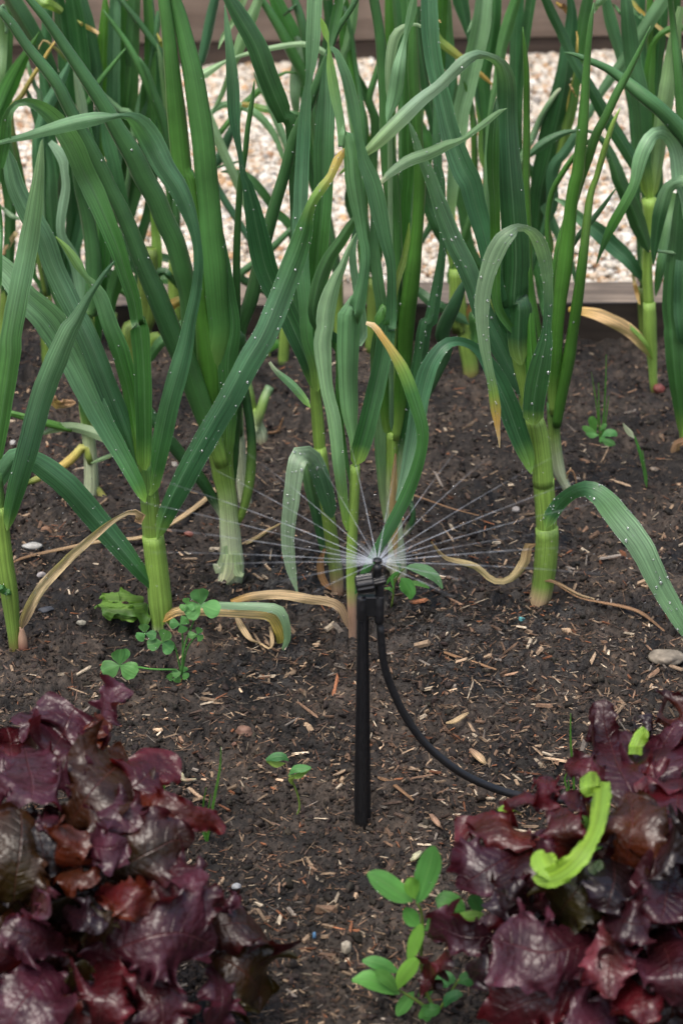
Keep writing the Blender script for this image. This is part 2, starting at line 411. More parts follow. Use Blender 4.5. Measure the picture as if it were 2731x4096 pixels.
# clods and crumbs of earth
r = np.random.default_rng(11)
def field(n, r, near_bias=.6):
    px = r.uniform(-120, 2850, n); py = r.uniform(1230, 4300, n)
    pts = np.array([on_ground(a_, b_) for a_, b_ in zip(px, py)]); pts = pts[(pts[:, 1] < BOARD_Y-.01)]
    return pts
M_CRUMB = col_material('earth_crumbs', .78, .3, 500, .5, 1.4, .0008)
def crumbs(n, s0, sg, smax, seed, base=ICO1):
    r = np.random.default_rng(seed); p = field(n, r); k = len(p)
    s = np.minimum(smax, r.lognormal(math.log(s0), sg, k)); rot = rand_rot(k, r, 1.2)
    p[:, 2] = soil_z(p[:, 0], p[:, 1])+s*.1
    mats = rot*(s[:, None]*r.uniform(.45, 1.25, (k, 3)))[:, None, :]
    base = (base[0]*np.random.default_rng(seed+1).uniform(.5, 1.3, (len(base[0]), 1)), base[1])
    cc = np.array([.0165, .0126, .0100])*r.uniform(.4, 2.1, (k, 1))*r.uniform(.9, 1.1, (k, 3))
    return scatter(base, p, mats, cc)
parts = [crumbs(42000, .0012, .5, .005, 21), crumbs(8000, .0022, .38, .0048, 23, ICO2)]
off = 0; Vs, Fs, Cs = [], [], []
for V, F, cc in parts: Vs.append(V); Fs.append(F+off); Cs.append(cc); off += len(V)
tag(mesh_obj('soil_crumbs', np.vstack(Vs), np.vstack(Fs), M_CRUMB, None, np.vstack(Cs)), 'dark crumbs and clods of damp earth over the bed', 'soil crumbs', None, 'stuff')

# wood-chip mulch
chip = (np.array([[-1, -.5, -1], [.7, -1, -1], [1.1, .1, -1], [-.6, 1, -.6], [-.9, -.4, 1], [.6, -.8, .6], [.9, .2, 1.3], [-.8, .7, .8]], float),
        np.array([[0, 3, 2, 1], [4, 5, 6, 7], [0, 1, 5, 4], [1, 2, 6, 5], [2, 3, 7, 6], [3, 0, 4, 7]]))
def chips(n, L, Wd, seed, pal, pr, maskfn=None):
    r = np.random.default_rng(seed); p = field(n, r)
    if maskfn is not None: p = p[r.random(len(p)) < maskfn(p)]
    k = len(p); l = np.minimum(.016, r.lognormal(math.log(L), .45, k)); wd = np.minimum(l*.5, r.lognormal(math.log(Wd), .4, k))
    th = wd*r.uniform(.2, .6, k); rot = rand_rot(k, r, .30)
    p[:, 2] = soil_z(p[:, 0], p[:, 1])+th*.5+.0012
    mats = rot*np.stack([l, wd, th], 1)[:, None, :]
    cc = np.array(pal)[r.choice(len(pal), k, p=pr)]*r.lognormal(-.25, .42, (k, 1))
    return scatter(chip, p, mats, cc)
PAL = [(.26, .185, .12), (.15, .092, .058), (.21, .085, .040), (.070, .046, .034), (.40, .33, .24), (.14, .12, .10)]
def dens(p):
    x, y = p[:, 0], p[:, 1]; d = .35+.9*(vnoise(x, y, .09, 31)+.15)
    d += .75*np.exp(-((x-.13)**2/.03+(y-1.86)**2/.03))
    return np.clip(d*np.clip(1.5-(y-1.5)*.55, .45, 1.2), .06, 1)
parts = [chips(14000, .0026, .0007, 41, PAL, [.22, .28, .06, .28, .06, .10], dens), chips(3600, .0050, .0013, 42, PAL, [.32, .24, .05, .15, .14, .10], dens),
         chips(420, .0085, .0020, 43, PAL, [.30, .25, .05, .2, .1, .1], dens), chips(9000, .0042, .00035, 44, PAL, [.15, .3, .08, .35, .04, .08])]
off = 0; Vs, Fs, Cs = [], [], []
for V, F, cc in parts: Vs.append(V); Fs.append(F+off); Cs.append(cc); off += len(V)
tag(mesh_obj('bark_mulch', np.vstack(Vs), np.vstack(Fs), M_BIT, None, np.vstack(Cs), smooth=False), 'scattered tan and brown wood chips lying on the dark soil', 'mulch', None, 'stuff')

# ground and gravel path behind the near board
m, t, b = newmat('path_sand'); geo = node(t, 'ShaderNodeNewGeometry')
n1 = node(t, 'ShaderNodeTexNoise'); n1.inputs['Scale'].default_value = 120; n1.inputs['Detail'].default_value = 5
t.links.new(geo.outputs['Position'], n1.inputs['Vector'])
t.links.new(mixrgb(t, 'MIX', ramp(t, n1.outputs[0], [(.3, 0), (.7, 1)]), (.16, .11, .075), (.42, .33, .25)), b.inputs['Base Color']); b.inputs['Roughness'].default_value = .9
o = mesh_obj('ground', [(-60, -20, -.06), (60, -20, -.06), (60, 90, -.06), (-60, 90, -.06)], [[0, 1, 2, 3]], m, smooth=False); o['kind'] = 'structure'
o = mesh_obj('gravel_path', [(-3.2, 2.85, -.004), (3.2, 2.85, -.004), (3.2, 4.3, -.004), (-3.2, 4.3, -.004)], [[0, 1, 2, 3]], m, smooth=False); o['kind'] = 'structure'
r = np.random.default_rng(51)
gx = r.uniform(-.72, .72, 70000); gy = r.uniform(2.86, 3.99, 70000); k = len(gx)
s = np.minimum(.011, r.lognormal(math.log(.0036), .36, k))
gz = .000+.010*np.exp(-((gy-3.93)/.10)**2)*(1+np.clip(gx*2.5, -1, 1))+r.uniform(0, .006, k)+.006*vnoise(gx, gy, .12, 61)
mats = rand_rot(k, r, 1.5)*(s[:, None]*r.uniform(.55, 1.2, (k, 3)))[:, None, :]
pal = np.array([(.62, .56, .49), (.54, .43, .33), (.50, .32, .18), (.36, .21, .12), (.27, .25, .23), (.72, .69, .65), (.46, .41, .36)])
cc = (pal*np.array([.90, .91, .87]))[r.choice(7, k, p=[.30, .19, .07, .04, .06, .20, .14])]*r.uniform(.85, 1.05, (k, 1))
base = (ICO2[0]*np.random.default_rng(5).uniform(.82, 1.15, (42, 1)), ICO2[1])
V, F, cc = scatter(base, np.stack([gx, gy, gz], 1), mats, cc)
tag(mesh_obj('gravel', V, F, M_STONE, None, cc), 'pale cream and rust coloured gravel between the two beds', 'gravel', None, 'stuff')

# timber boards
def wood(name, c0, c1, rough=.8):
    m, t, b = newmat(name); tc = node(t, 'ShaderNodeTexCoord'); mp = node(t, 'ShaderNodeMapping')
    mp.inputs[3].default_value = (2.2, 60, 60); t.links.new(tc.outputs['Object'], mp.inputs[0])
    n = node(t, 'ShaderNodeTexNoise'); n.inputs['Scale'].default_value = 1; n.inputs['Detail'].default_value = 6; n.inputs['Distortion'].default_value = .6
    t.links.new(mp.outputs[0], n.inputs['Vector'])
    n2 = node(t, 'ShaderNodeTexNoise'); n2.inputs['Scale'].default_value = 14; n2.inputs['Detail'].default_value = 5; t.links.new(tc.outputs['Object'], n2.inputs['Vector'])
    c = mixrgb(t, 'MIX', ramp(t, n.outputs[0], [(.34, 0), (.66, 1)]), c0, c1)
    c = mixrgb(t, 'MULTIPLY', 1., c, ramp(t, n2.outputs[0], [(.3, .7), (.7, 1.2)]))
    t.links.new(c, b.inputs['Base Color']); b.inputs['Roughness'].default_value = rough
    bp = node(t, 'ShaderNodeBump'); bp.inputs['Strength'].default_value = .7; bp.inputs['Distance'].default_value = .002
    t.links.new(n.outputs[0], bp.inputs['Height']); t.links.new(bp.outputs[0], b.inputs['Normal'])
    return m
def board(name, x0, x1, y0, y1, z0, z1, mat, parent=None, origin=(0, 0, 0), bev=.003, n=80, seed=1, rough=.0012):
    """a long plank with eased, slightly uneven arrises"""
    prof = [(y0, z0), (y0, z1-bev), (y0+bev*.3, z1-bev*.3), (y0+bev, z1), (y1-bev, z1), (y1-bev*.3, z1-bev*.3), (y1, z1-bev), (y1, z0)]
    X = np.linspace(x0, x1, n); r = np.random.default_rng(seed); V = []
    for x in X:
        for (yy, zz) in prof: V.append((x, yy+r.normal(0, rough*.5), zz+(r.normal(0, rough*.5) if zz > z0 else 0)))
    F = grid_faces(n, 8, True).tolist(); F += [list(range(7, -1, -1)), [(n-1)*8+j for j in range(8)]]
    return mesh_obj(name, np.array(V)-np.array(origin)*0, F, mat, parent, smooth=False, origin=None)
WN = wood('weathered_board', (.115, .088, .065), (.27, .215, .16)); WF = wood('wet_shaded_board_face', (.012, .009, .007), (.035, .025, .018), .6); WD = wood('brown_board', (.125, .092, .070), (.190, .145, .112), .7); WD2 = wood('dark_brown_board', (.036, .024, .017), (.070, .048, .035), .7)
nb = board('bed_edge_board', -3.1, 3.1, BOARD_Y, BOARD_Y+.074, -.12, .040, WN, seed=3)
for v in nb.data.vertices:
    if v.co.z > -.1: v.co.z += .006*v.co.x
nb.data.materials.append(WF)  # front face near-black: its shade is painted into the wet wood colour
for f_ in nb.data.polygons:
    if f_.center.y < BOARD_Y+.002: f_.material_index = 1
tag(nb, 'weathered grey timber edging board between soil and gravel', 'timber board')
rear = thing('raised_bed_wall', 'brown timber side of the raised bed beyond the gravel', 'timber wall', (0, 3.93, -.05))
board('upper_board', -3.2, 3.2, 3.93, 3.975, .054, .27, WD, rear, seed=5)
board('lower_board', -3.2, 3.2, 3.938, 3.98, -.055, .051, WD2, rear, seed=6)  # darker brown than the board above it
rear.rotation_euler[2] = R(3)
mb = mesh_obj('bed_soil', [(-3.2, 4.06, .20), (3.2, 4.06, .20), (3.2, 6.2, .20), (-3.2, 6.2, .20)], [[0, 1, 2, 3]], M_SOIL, smooth=False); mb['kind'] = 'structure'
# ------------------------------------------------------------------ leeks and onions, each leaf on the path it takes in the photograph
LG = 'leeks and onions growing in the bed'
plant('leek', 'leek with thick lime green stem beside the crumpled lettuce leaf', 'leek', 'C742,1480', [
 ('S', 'dtan:0,white:.05,lime:.12,stem:1', 0, 0, 'C745,1500,80 C742,1450,98 C738,1400,106 C725,1270,104 C712,1150,100 C702,1080,98'),
 ('S', 'stem:0,lime:.3,green:1', -.3, 0, 'C704,1110,90 C695,1000,88 C688,900,84 C684,820,70 C675,740,50'),
 ('L', 'stem:0,green:.06,blue:.3,pale:1', .6, 70, 'C668,930,20 C640,860,60 C590,760,74 C470,540,100 C340,280,130 C235,100,148,1 e230,1130,235,2 e110,960,210,2 e0,850,190,2 e-120,740,150,2'),
 ('L', 'green:0,dkbl:.2,blue:.6,blue:1', 0, 45, 'C655,880,30 C640,800,60 C580,600,90 C500,400,100 C420,200,100 e700,1300,180 e600,1100,190 e480,850,190 e390,600,190 e270,400,190 e150,150,160 a100,1480,130 a70,1340,30'),
 ('L', 'lime:0,vivid:.2,green:.5,sage:.7,lime:1', .3, 20, 'C655,800,40 C620,600,60 C590,420,80 C540,230,85 e980,1400,150 e900,1150,130 e830,1020,80 e760,940,45 e700,850,90 e600,700,60 e500,590,12'),
 ('L', 'lime:0,green:.06,green:.5,sage:.75,green:1', .8, 25, 'C665,780,60 C668,600,72 C660,300,80 C640,100,85 e1240,1400,120 e1200,1150,125 e1120,900,135 e1060,700,150 e960,450,170 e850,200,190 e760,20,190 a650,1300,190,1 a540,1130,180,2 a430,1010,150,3 a300,930,100,5 a190,915,60,6 a110,970,70,6.5 a65,1070,95,6.5 a55,1200,105,6 a35,1350,90,6 a5,1500,60,6'),
 ('L', 'stem:0,green:.05,blue:.25,dkbl:.45,blue:.6,sage:1', 1.5, 40, 'C690,900,60 C720,740,85 C770,500,92 C820,320,88 C850,210,75 f170,1350,110 f225,1100,100 f250,850,85 f232,620,85 f170,380,140 f70,150,180 a1480,1500,200 a1380,1300,215 a1290,1150,190,1 a1200,1060,100,2.5 a1100,1035,42,4 a1000,1045,60,5 a850,1060,120,5 a650,1100,130,5 a450,1155,105,5 a250,1215,75,5 a100,1250,50,5 a-30,1285,35,5'),
 ('L', 'stem:0,dark:.06,dkbl:.3,blue:.6,green:.8,lime:.88,yel:.95,orange:1', 2.2, 90, 'C722,1100,20 C735,1030,65 C765,950,85 C850,780,105 C950,600,110 C1050,430,110 C1130,280,110 f800,1500,215 f870,1350,212 f950,1150,210 f1050,900,210 f1130,700,195 f1190,520,150 f1220,400,100 f1270,270,90 f1350,150,90 f1420,60,70 b1450,1520,75 b1490,1430,85 b1530,1370,60 b1552,1330,10'),
 ('L', 'green:0,dark:.12,dkbl:.4,blue:1', 1.2, 60, 'C755,1370,12 C700,1310,45 C640,1240,72 C540,1120,100 C420,980,112 C300,850,112 C190,760,100 C120,720,70 C60,730,90,-2 C10,800,80,-3 C-30,880,50,-4'),
 ('D', 'orange:0,tan:.15,tan:.6,yel:.8,olive:1', 1.5, 12, 'C750,1480,20 C790,1440,40 C850,1425,45 C1000,1432,42 C1150,1440,42 C1240,1450,50 C1280,1500,60 C1300,1560,60 C1280,1620,40 C1265,1650,20', dict(fold=.5, bend=.004)),
 ('L', 'sage:0,pale:.5,sage:1', 2.2, 45, 'C880,1410,10 C950,1400,30 C1080,1405,35 C1200,1410,40 C1280,1425,50 C1310,1480,40 C1318,1560,30 C1290,1620,12', dict(fold=.2, bend=.002)),
], LG)
plant('leek', 'slim leek at the left edge with a tan withered leaf', 'leek', 'C70,1580', [
 ('S', 'red:0,lime:.18,stem:1', 0, 0, 'C75,1600,45 C62,1500,62 C45,1350,80 C25,1220,80 C10,1090,78 C-5,950,70'),
 ('S', 'lime:0,green:1', -.3, 0, 'C10,1110,66 C-5,950,66 C-15,800,50'),
 ('S', 'red:0,pink:.5,pink:1', .6, 0, 'C110,1606,44 C106,1560,42 C100,1500,16'),
 ('L', 'stem:0,green:.06,blue:.3,sage:.7,blue:1', 2, 35, 'C35,1060,20 C50,980,65 C80,860,88 C130,680,100 C200,430,105 C270,250,100 C330,120,80 e680,1350,130 e790,1150,70 e880,1010,46 e960,900,45 e1030,810,12'),
 ('L', 'green:0,green:.3,blue:.6,sage:1', 3, 10, 'C-25,760,60 C-8,640,80 C10,520,88 C50,250,100 e100,1500,190 e170,1100,190 e250,700,180 e310,350,150 e350,50,100 a370,1350,50 a383,1250,8', dict(fold=.3)),
 ('D', 'pink:0,tan:.2,tan:.8,dtan:1', 2.5, 30, 'C100,1510,20 C115,1450,45 C170,1350,50 C260,1240,45 C380,1130,40 C480,1040,30 C560,990,20 C610,970,22 C650,985,40 C655,1015,30 C620,1010,25'),
 ('L', 'green', 1, 10, 'C-10,1310,30 C20,1330,40 C60,1355,12'),
 ('L', 'sage:0,green:1', -1, 0, 'e-10,1100,60 e0,800,50 e10,500,40 e5,300,10'),
], LG)
plant('onion_plant', 'white stemmed onion with fat upright leaves and ragged base', 'onion', 'C1060,1290', [
 ('S', 'cream:0,white:.15,white:.35,lime:.7,stem:1', 0, 0, 'C1050,1305,85 C1065,1260,112 C1064,1180,104 C1055,1050,92 C1043,900,88 C1025,800,98 C1014,700,112 C1010,600,120'),
 ('L', 'cream:0,white:1', 1.6, 0, 'C1025,1315,8 C1030,1290,50 C1048,1240,80 C1055,1170,60', dict(fold=.3, bend=0)),
 ('L', 'cream:0,white:1', 1.5, 0, 'C978,1212,6 C992,1222,36 C1012,1240,60 C1030,1200,50 C1035,1130,20', dict(fold=.4, bend=0)),
 ('L', 'white:0,white:1', 1.5, 0, 'C1122,1255,6 C1108,1262,30 C1092,1235,50 C1085,1160,30', dict(fold=.4, bend=0)),
 ('T', 'stem:0,vivid:.1,vivid:.5,green:1', .3, 6, 'C1008,790,34 C1000,720,60 C988,620,84 C978,500,95 C965,300,115 f290,1300,150 f270,900,125 f250,600,110 f210,300,130 f150,50,155 b110,1568,180 b60,1100,175 b20,700,150 b-20,300,120 b-60,0,110 b-80,-200,90'),
 ('T', 'lime:0,lime:.05,green:.3,green:1', .7, 60, 'C1020,790,50 C1014,700,74 C1008,600,92 C998,450,110 C985,300,112 f440,1450,205 f420,1200,205 f400,900,215 f370,600,215 f345,300,200 f320,50,205 b290,1250,205 b240,900,195 b200,650,185 b140,400,160 b80,150,140 b30,-20,120 b0,-200,100', dict(flat=.6)),
 ('L', 'lime:0,green:.2,tube:1', 1.4, 30, 'C1040,760,40 C1050,620,66 C1052,450,84 C1048,280,90 f560,1400,130 f530,1150,120 f500,900,90 f470,650,50 f455,500,10', dict(bend=.003)),
 ('T', 'stem:0,green:.08,dark:.3,tube:.6,tube:1', 1.8, 55, 'C1020,760,60 C985,650,78 C930,500,98 C850,280,108 e1560,1500,200 e1420,1150,190 e1290,850,165 e1180,560,150 e1080,330,140 e980,130,125 a940,1568,130 a830,1350,125 a720,1150,120 a600,920,120 a520,760,112 a400,600,105 a250,420,95 a100,200,90 a-30,60,65'),
 ('T', 'green:0,tube:.5,tube:1', -3, 12, 'C1000,650,50 C960,480,80 C900,330,100 f170,1150,180 f110,900,185 f40,640,180 e1480,450,185 e1400,250,185 e1290,60,190 a1200,1400,180 a1050,1150,160 a950,970,145 a800,740,125 a600,440,105 a400,150,85 a250,-20,60 a150,-150,40'),
 ('T', 'lime:0,dark:.2,green:1', -.6, 10, 'C1095,1020,26 C1120,950,40 C1148,820,46 C1155,640,42 C1135,480,42 C1110,350,46 C1100,150,55 f580,1500,60 f590,1300,70 f590,1000,70 f592,700,65 f605,400,60 f625,100,55 b670,1350,50 b690,1150,48 b730,900,40 b750,720,10'),
 ('T', 'green:0,tube:.4,tube:1', -1.6, 45, 'C1055,900,30 C1070,760,46 C1085,500,50 C1110,260,60 f620,1450,110 f720,1150,130 f790,850,120 f880,500,115 f950,250,110 f1020,20,100 b1100,1250,100 b1190,1050,100 b1300,780,90 b1370,600,70 b1440,400,60 b1500,250,55 c60,120,50 c130,0,45 c200,-120,20'),
 ('T', 'white:0,dark:.15,dark:1', .8, 14, 'C1025,1010,20 C1000,950,40 C920,820,56 C830,710,60 C760,620,56 C690,520,50 C600,400,40'),
 ('D', 'tan', -.8, 0, 'C1130,1120,20 C1180,1090,14 C1280,1030,8', dict(bend=0)),
], LG)
plant('leek', 'tall narrow leek with a drooping wet pale leaf left of the sprinkler', 'leek', 'C1545,1330', [
 ('S', 'red:0,pink:.08,olive:.25,stem:1', 0, 0, 'C1548,1345,60 C1543,1250,62 C1525,1120,62 C1508,1000,60 C1490,880,60 C1474,720,60 C1466,680,58'),
 ('S', 'stem:0,lime:1', -.3, 0, 'C1470,710,50 C1462,600,56 C1452,480,52 C1445,390,44 C1440,300,46'),
 ('L', 'lime:0,dark:.06,dark:.3,dkbl:.7,sage:1', 1, 60, 'C1445,410,30 C1430,350,60 C1390,230,88 C1310,50,100 f1000,1200,200 f860,900,210 f790,600,205 f740,350,155 f680,100,90 b650,1568,60 b625,1400,45 b590,1200,70 b570,1000,110 b560,750,112 b530,450,80 b500,200,45 b485,40,8'),
 ('L', 'lime:0,green:.1,blue:.4,dkbl:.6,sage:1', .4, 25, 'C1455,420,46 C1450,300,60 f1225,1500,110 f1210,1200,120 f1180,900,135 f1168,600,150 f1170,300,132 f1180,50,125 b1200,1200,120 b1220,900,95 b1232,750,55 b1262,550,100 b1280,300,132 b1292,0,135 b1300,-200,120'),
 ('L', 'green:0,green:.4,blue:.7,green:1', -.5, 15, 'C1465,450,40 C1470,250,60 f1275,1300,120 f1290,1000,150 f1320,700,165 f1350,400,170 f1365,100,175 b1365,1300,185 b1385,900,150 b1385,650,70 b1410,480,40 b1440,300,70 b1480,100,90 b1520,-100,60'),
 ('L', 'dark:0,dkbl:.2,pale:.36,pale:1', 2, 75, 'C1525,1000,50 C1500,900,75 C1465,790,82 C1440,730,80 C1415,712,84,1.5 C1385,712,90,3 C1362,745,82,4 C1348,820,78,4.2 C1335,930,76,4.2 C1322,1040,66,4 C1322,1140,60,4 C1335,1230,48,4 C1352,1300,24,4 C1366,1345,7,4', dict(fold=.08, bend=0)),
 ('L', 'lime:0,sage:.4,sage:.7,cream:1', 1.5, 45, 'C1425,495,16 C1400,460,34 C1350,400,40 C1300,355,32 C1262,320,22 C1238,285,14', dict(bend=.003)),
 ('D', 'tan', 1.4, 0, 'C1368,1345,6 C1380,1390,14 C1392,1460,22 C1380,1520,14 C1350,1560,30 C1385,1610,16', dict(bend=0)),
 ('L', 'dark:0,dkbl:.5,sage:1', -1.5, 10, 'C1490,1180,20 C1450,980,50 C1420,820,60 C1390,700,40'),
 ('D', 'dtan', .5, 0, 'C1520,1330,20 C1480,1280,34 C1470,1200,30 C1490,1140,12', dict(bend=0)),
 ('L', 'dkbl:0,dark:.6,dkbl:1', -4, 5, 'f1200,1480,60 f1150,1250,90 b1090,1230,110 b1030,1080,150 b950,900,185 b850,650,190 b760,400,180 b620,150,150 b520,-20,110 b430,-180,80'),
], LG)
plant('leek', 'slender leek directly behind the sprinkler stake with a twisted yellow-tipped leaf', 'leek', 'D45,1560', [
 ('S', 'dtan:0,pink:.1,pink:.3,stem:.42,lime:.8,stem:1', 0, 0, 'D50,1640,30 D50,1560,38 D50,1480,40 D48,1380,48 D46,1200,50 D50,1050,48 D58,900,46 D62,760,44'),
 ('L', 'lime:0,dark:.05,dkbl:.3,blue:1', 1.2, 10, 'D62,760,44 D75,700,78 D105,600,86 D150,420,84 D185,250,80 D205,100,80 g430,1400,110 g440,1150,90 g435,850,85 g380,620,115 g320,350,150 g260,100,150 c190,1450,110 c150,1250,70 c90,950,100 c30,700,100 c-50,480,60 b1430,420,30'),
 ('L', 'stem:0,sage:.05,blue:.4,sage:.8,lime:1', .8, 8, 'D55,640,40 D40,500,80 D35,300,95 D45,50,110 g120,1300,170 g190,1000,100 g215,750,90 g190,600,90 g150,350,120 g110,100,150 c90,1400,140 c30,1150,110 b1540,1350,75 b1520,1100,75 b1470,850,95 b1430,600,75 b1412,400,14 b1380,280,70 b1345,160,8'),
 ('L', 'stem:0,sage:.2,pale:.6,pale:1', .4, 12, 'D25,1060,30 D10,960,40 C1560,800,55 C1535,560,62 C1500,400,60 C1482,200,85 f1380,1450,150 f1400,1250,170 f1460,1030,120 f1540,850,66 g40,760,50 g90,640,30 g130,560,8'),
 ('L', 'green:0,dark:.5,green:1', -1.6, 6, 'D30,500,30 D0,250,60 f1290,1350,110 f1310,1050,140 f1400,800,120 f1520,620,100 g60,510,90 g120,420,50 g180,350,20'),
 ('L', 'lime:0,pale:.3,blue:1', -1, 4, 'D50,500,30 D45,200,60 g180,1500,100 g150,1100,90 g110,900,70 g100,700,60 g140,480,50 g190,300,20'),
 ('L', 'green:0,dark:.2,green:.5,green:.72,lime:.8,yel:.88,orange:.93,tan:1', 3, 22, 'D62,1350,20 D95,1270,34 D150,1170,46 D230,1030,56 D310,870,60 D360,720,52 D372,600,56 D340,480,62 D290,340,60 D235,240,42 D190,175,32 D150,120,30 D112,105,16', dict(fold=.25)),
 ('L', 'green:0,green:1', -.8, 4, 'D30,780,18 D0,600,30 D-10,450,34 C1560,330,30 C1545,200,12'),
 ('D', 'pink:0,tan:.3,tan:.8,orange:1', 1.8, 8, 'D30,1510,20 D0,1420,40 C1510,1385,42 C1400,1365,44 C1250,1350,44 C1150,1360,38 C1060,1385,20', dict(fold=.4, bend=0)),
], LG)
plant('onion_plant', 'pale based onion with a tan papery strip just right of the nozzle', 'onion', 'D250,1245', [
 ('S', 'cream:0,white:.2,white:.5,lime:.8,stem:1', 0, 0, 'D258,1250,50 D256,1215,84 D248,1100,72 D238,950,66 D232,800,62 D228,700,60 D230,600,66'),
 ('L', 'sage:0,pale:.5,sage:1', 4.0, 0, 'c402,1100,8 c430,1000,80 c470,850,130 c500,650,120 c530,500,88 c570,330,42 c610,180,84 c640,30,70 c660,-80,20'),
 ('L', 'blue:0,pale:1', 3.0, 0, 'c430,1000,50 c425,800,66 c425,620,80 c440,470,92 c480,320,92 c560,240,58 c650,215,28 c730,245,34 c780,300,20'),
 ('S', 'cream:0,white:1', .3, 0, 'D238,1250,16 D222,1222,40 D240,1180,40 D250,1140,20'),
 ('D', 'tan:0,tan:.7,pink:1', 1.8, 0, 'D248,1190,12 D242,1080,32 D236,950,34 D240,820,28 D248,705,8', dict(bend=0)),
 ('T', 'lime:0,vivid:.1,green:.4,tube:1', 0, 6, 'D212,620,40 D200,480,56 D192,250,62 D185,50,66 g480,1350,105 g490,900,110 g480,500,115 g440,100,150 c400,1200,125 c390,900,112 c370,600,108 c340,300,92 c290,0,90 c270,-120,80'),
 ('T', 'lime:0,vivid:.1,vivid:.5,green:1', .8, 8, 'D245,640,40 D262,480,70 D285,250,80 g565,1500,155 g590,1250,155 g630,950,145 g665,650,115 g690,300,110 g700,10,112 c685,1300,90 c670,1000,100 c650,750,110 c640,500,100 c645,250,70 c655,60,40'),
 ('L', 'white:0,dark:.15,dkbl:.4,blue:1', 1.6, 110, 'D262,840,24 D285,720,60 D325,500,66 D360,300,70 D385,120,66 g800,1350,125 g850,1100,100 g890,850,76 g910,650,64 g900,400,62 g895,100,66 c860,1500,80 c850,1200,75 c850,1000,60 c830,800,50 c820,650,30 c812,550,6'),
 ('T', 'green:0,tube:.3,dkbl:1', -1.5, 20, 'D300,640,30 D350,500,50 D430,340,56 D480,230,58 g900,1450,135 g1010,1200,115 g1090,1020,60 g1150,930,20'),
 ('L', 'green:0,olive:.7,lime:1', 1.2, 4, 'D240,180,20 g470,1150,50 g500,980,60 g555,800,60 g590,620,46 g605,465,8'),
 ('L', 'white:0,sage:.2,dkbl:1', -.5, 10, 'D210,1040,20 D195,900,36 D180,700,50 D175,500,60 D165,250,66 g370,1300,110 g330,1000,105 g300,700,80 g285,450,50 g275,280,8'),
 ('T', 'cream:0,dark:.3,dark:1', -.9, 0, 'D286,1080,20 D310,1045,36 D328,1000,24 D322,950,26 D305,900,20'),
 ('L', 'cream', -.6, 0, 'D320,910,30 D300,850,30 D290,760,12'),
 ('L', 'dark:0,green:.5,tube:1', -2, 6, 'g540,1500,120 g560,1100,110 g570,700,90 g580,300,90 g600,50,100 c600,1200,120 c620,800,120 c600,400,110 c590,100,100 c580,-100,90'),
], LG)
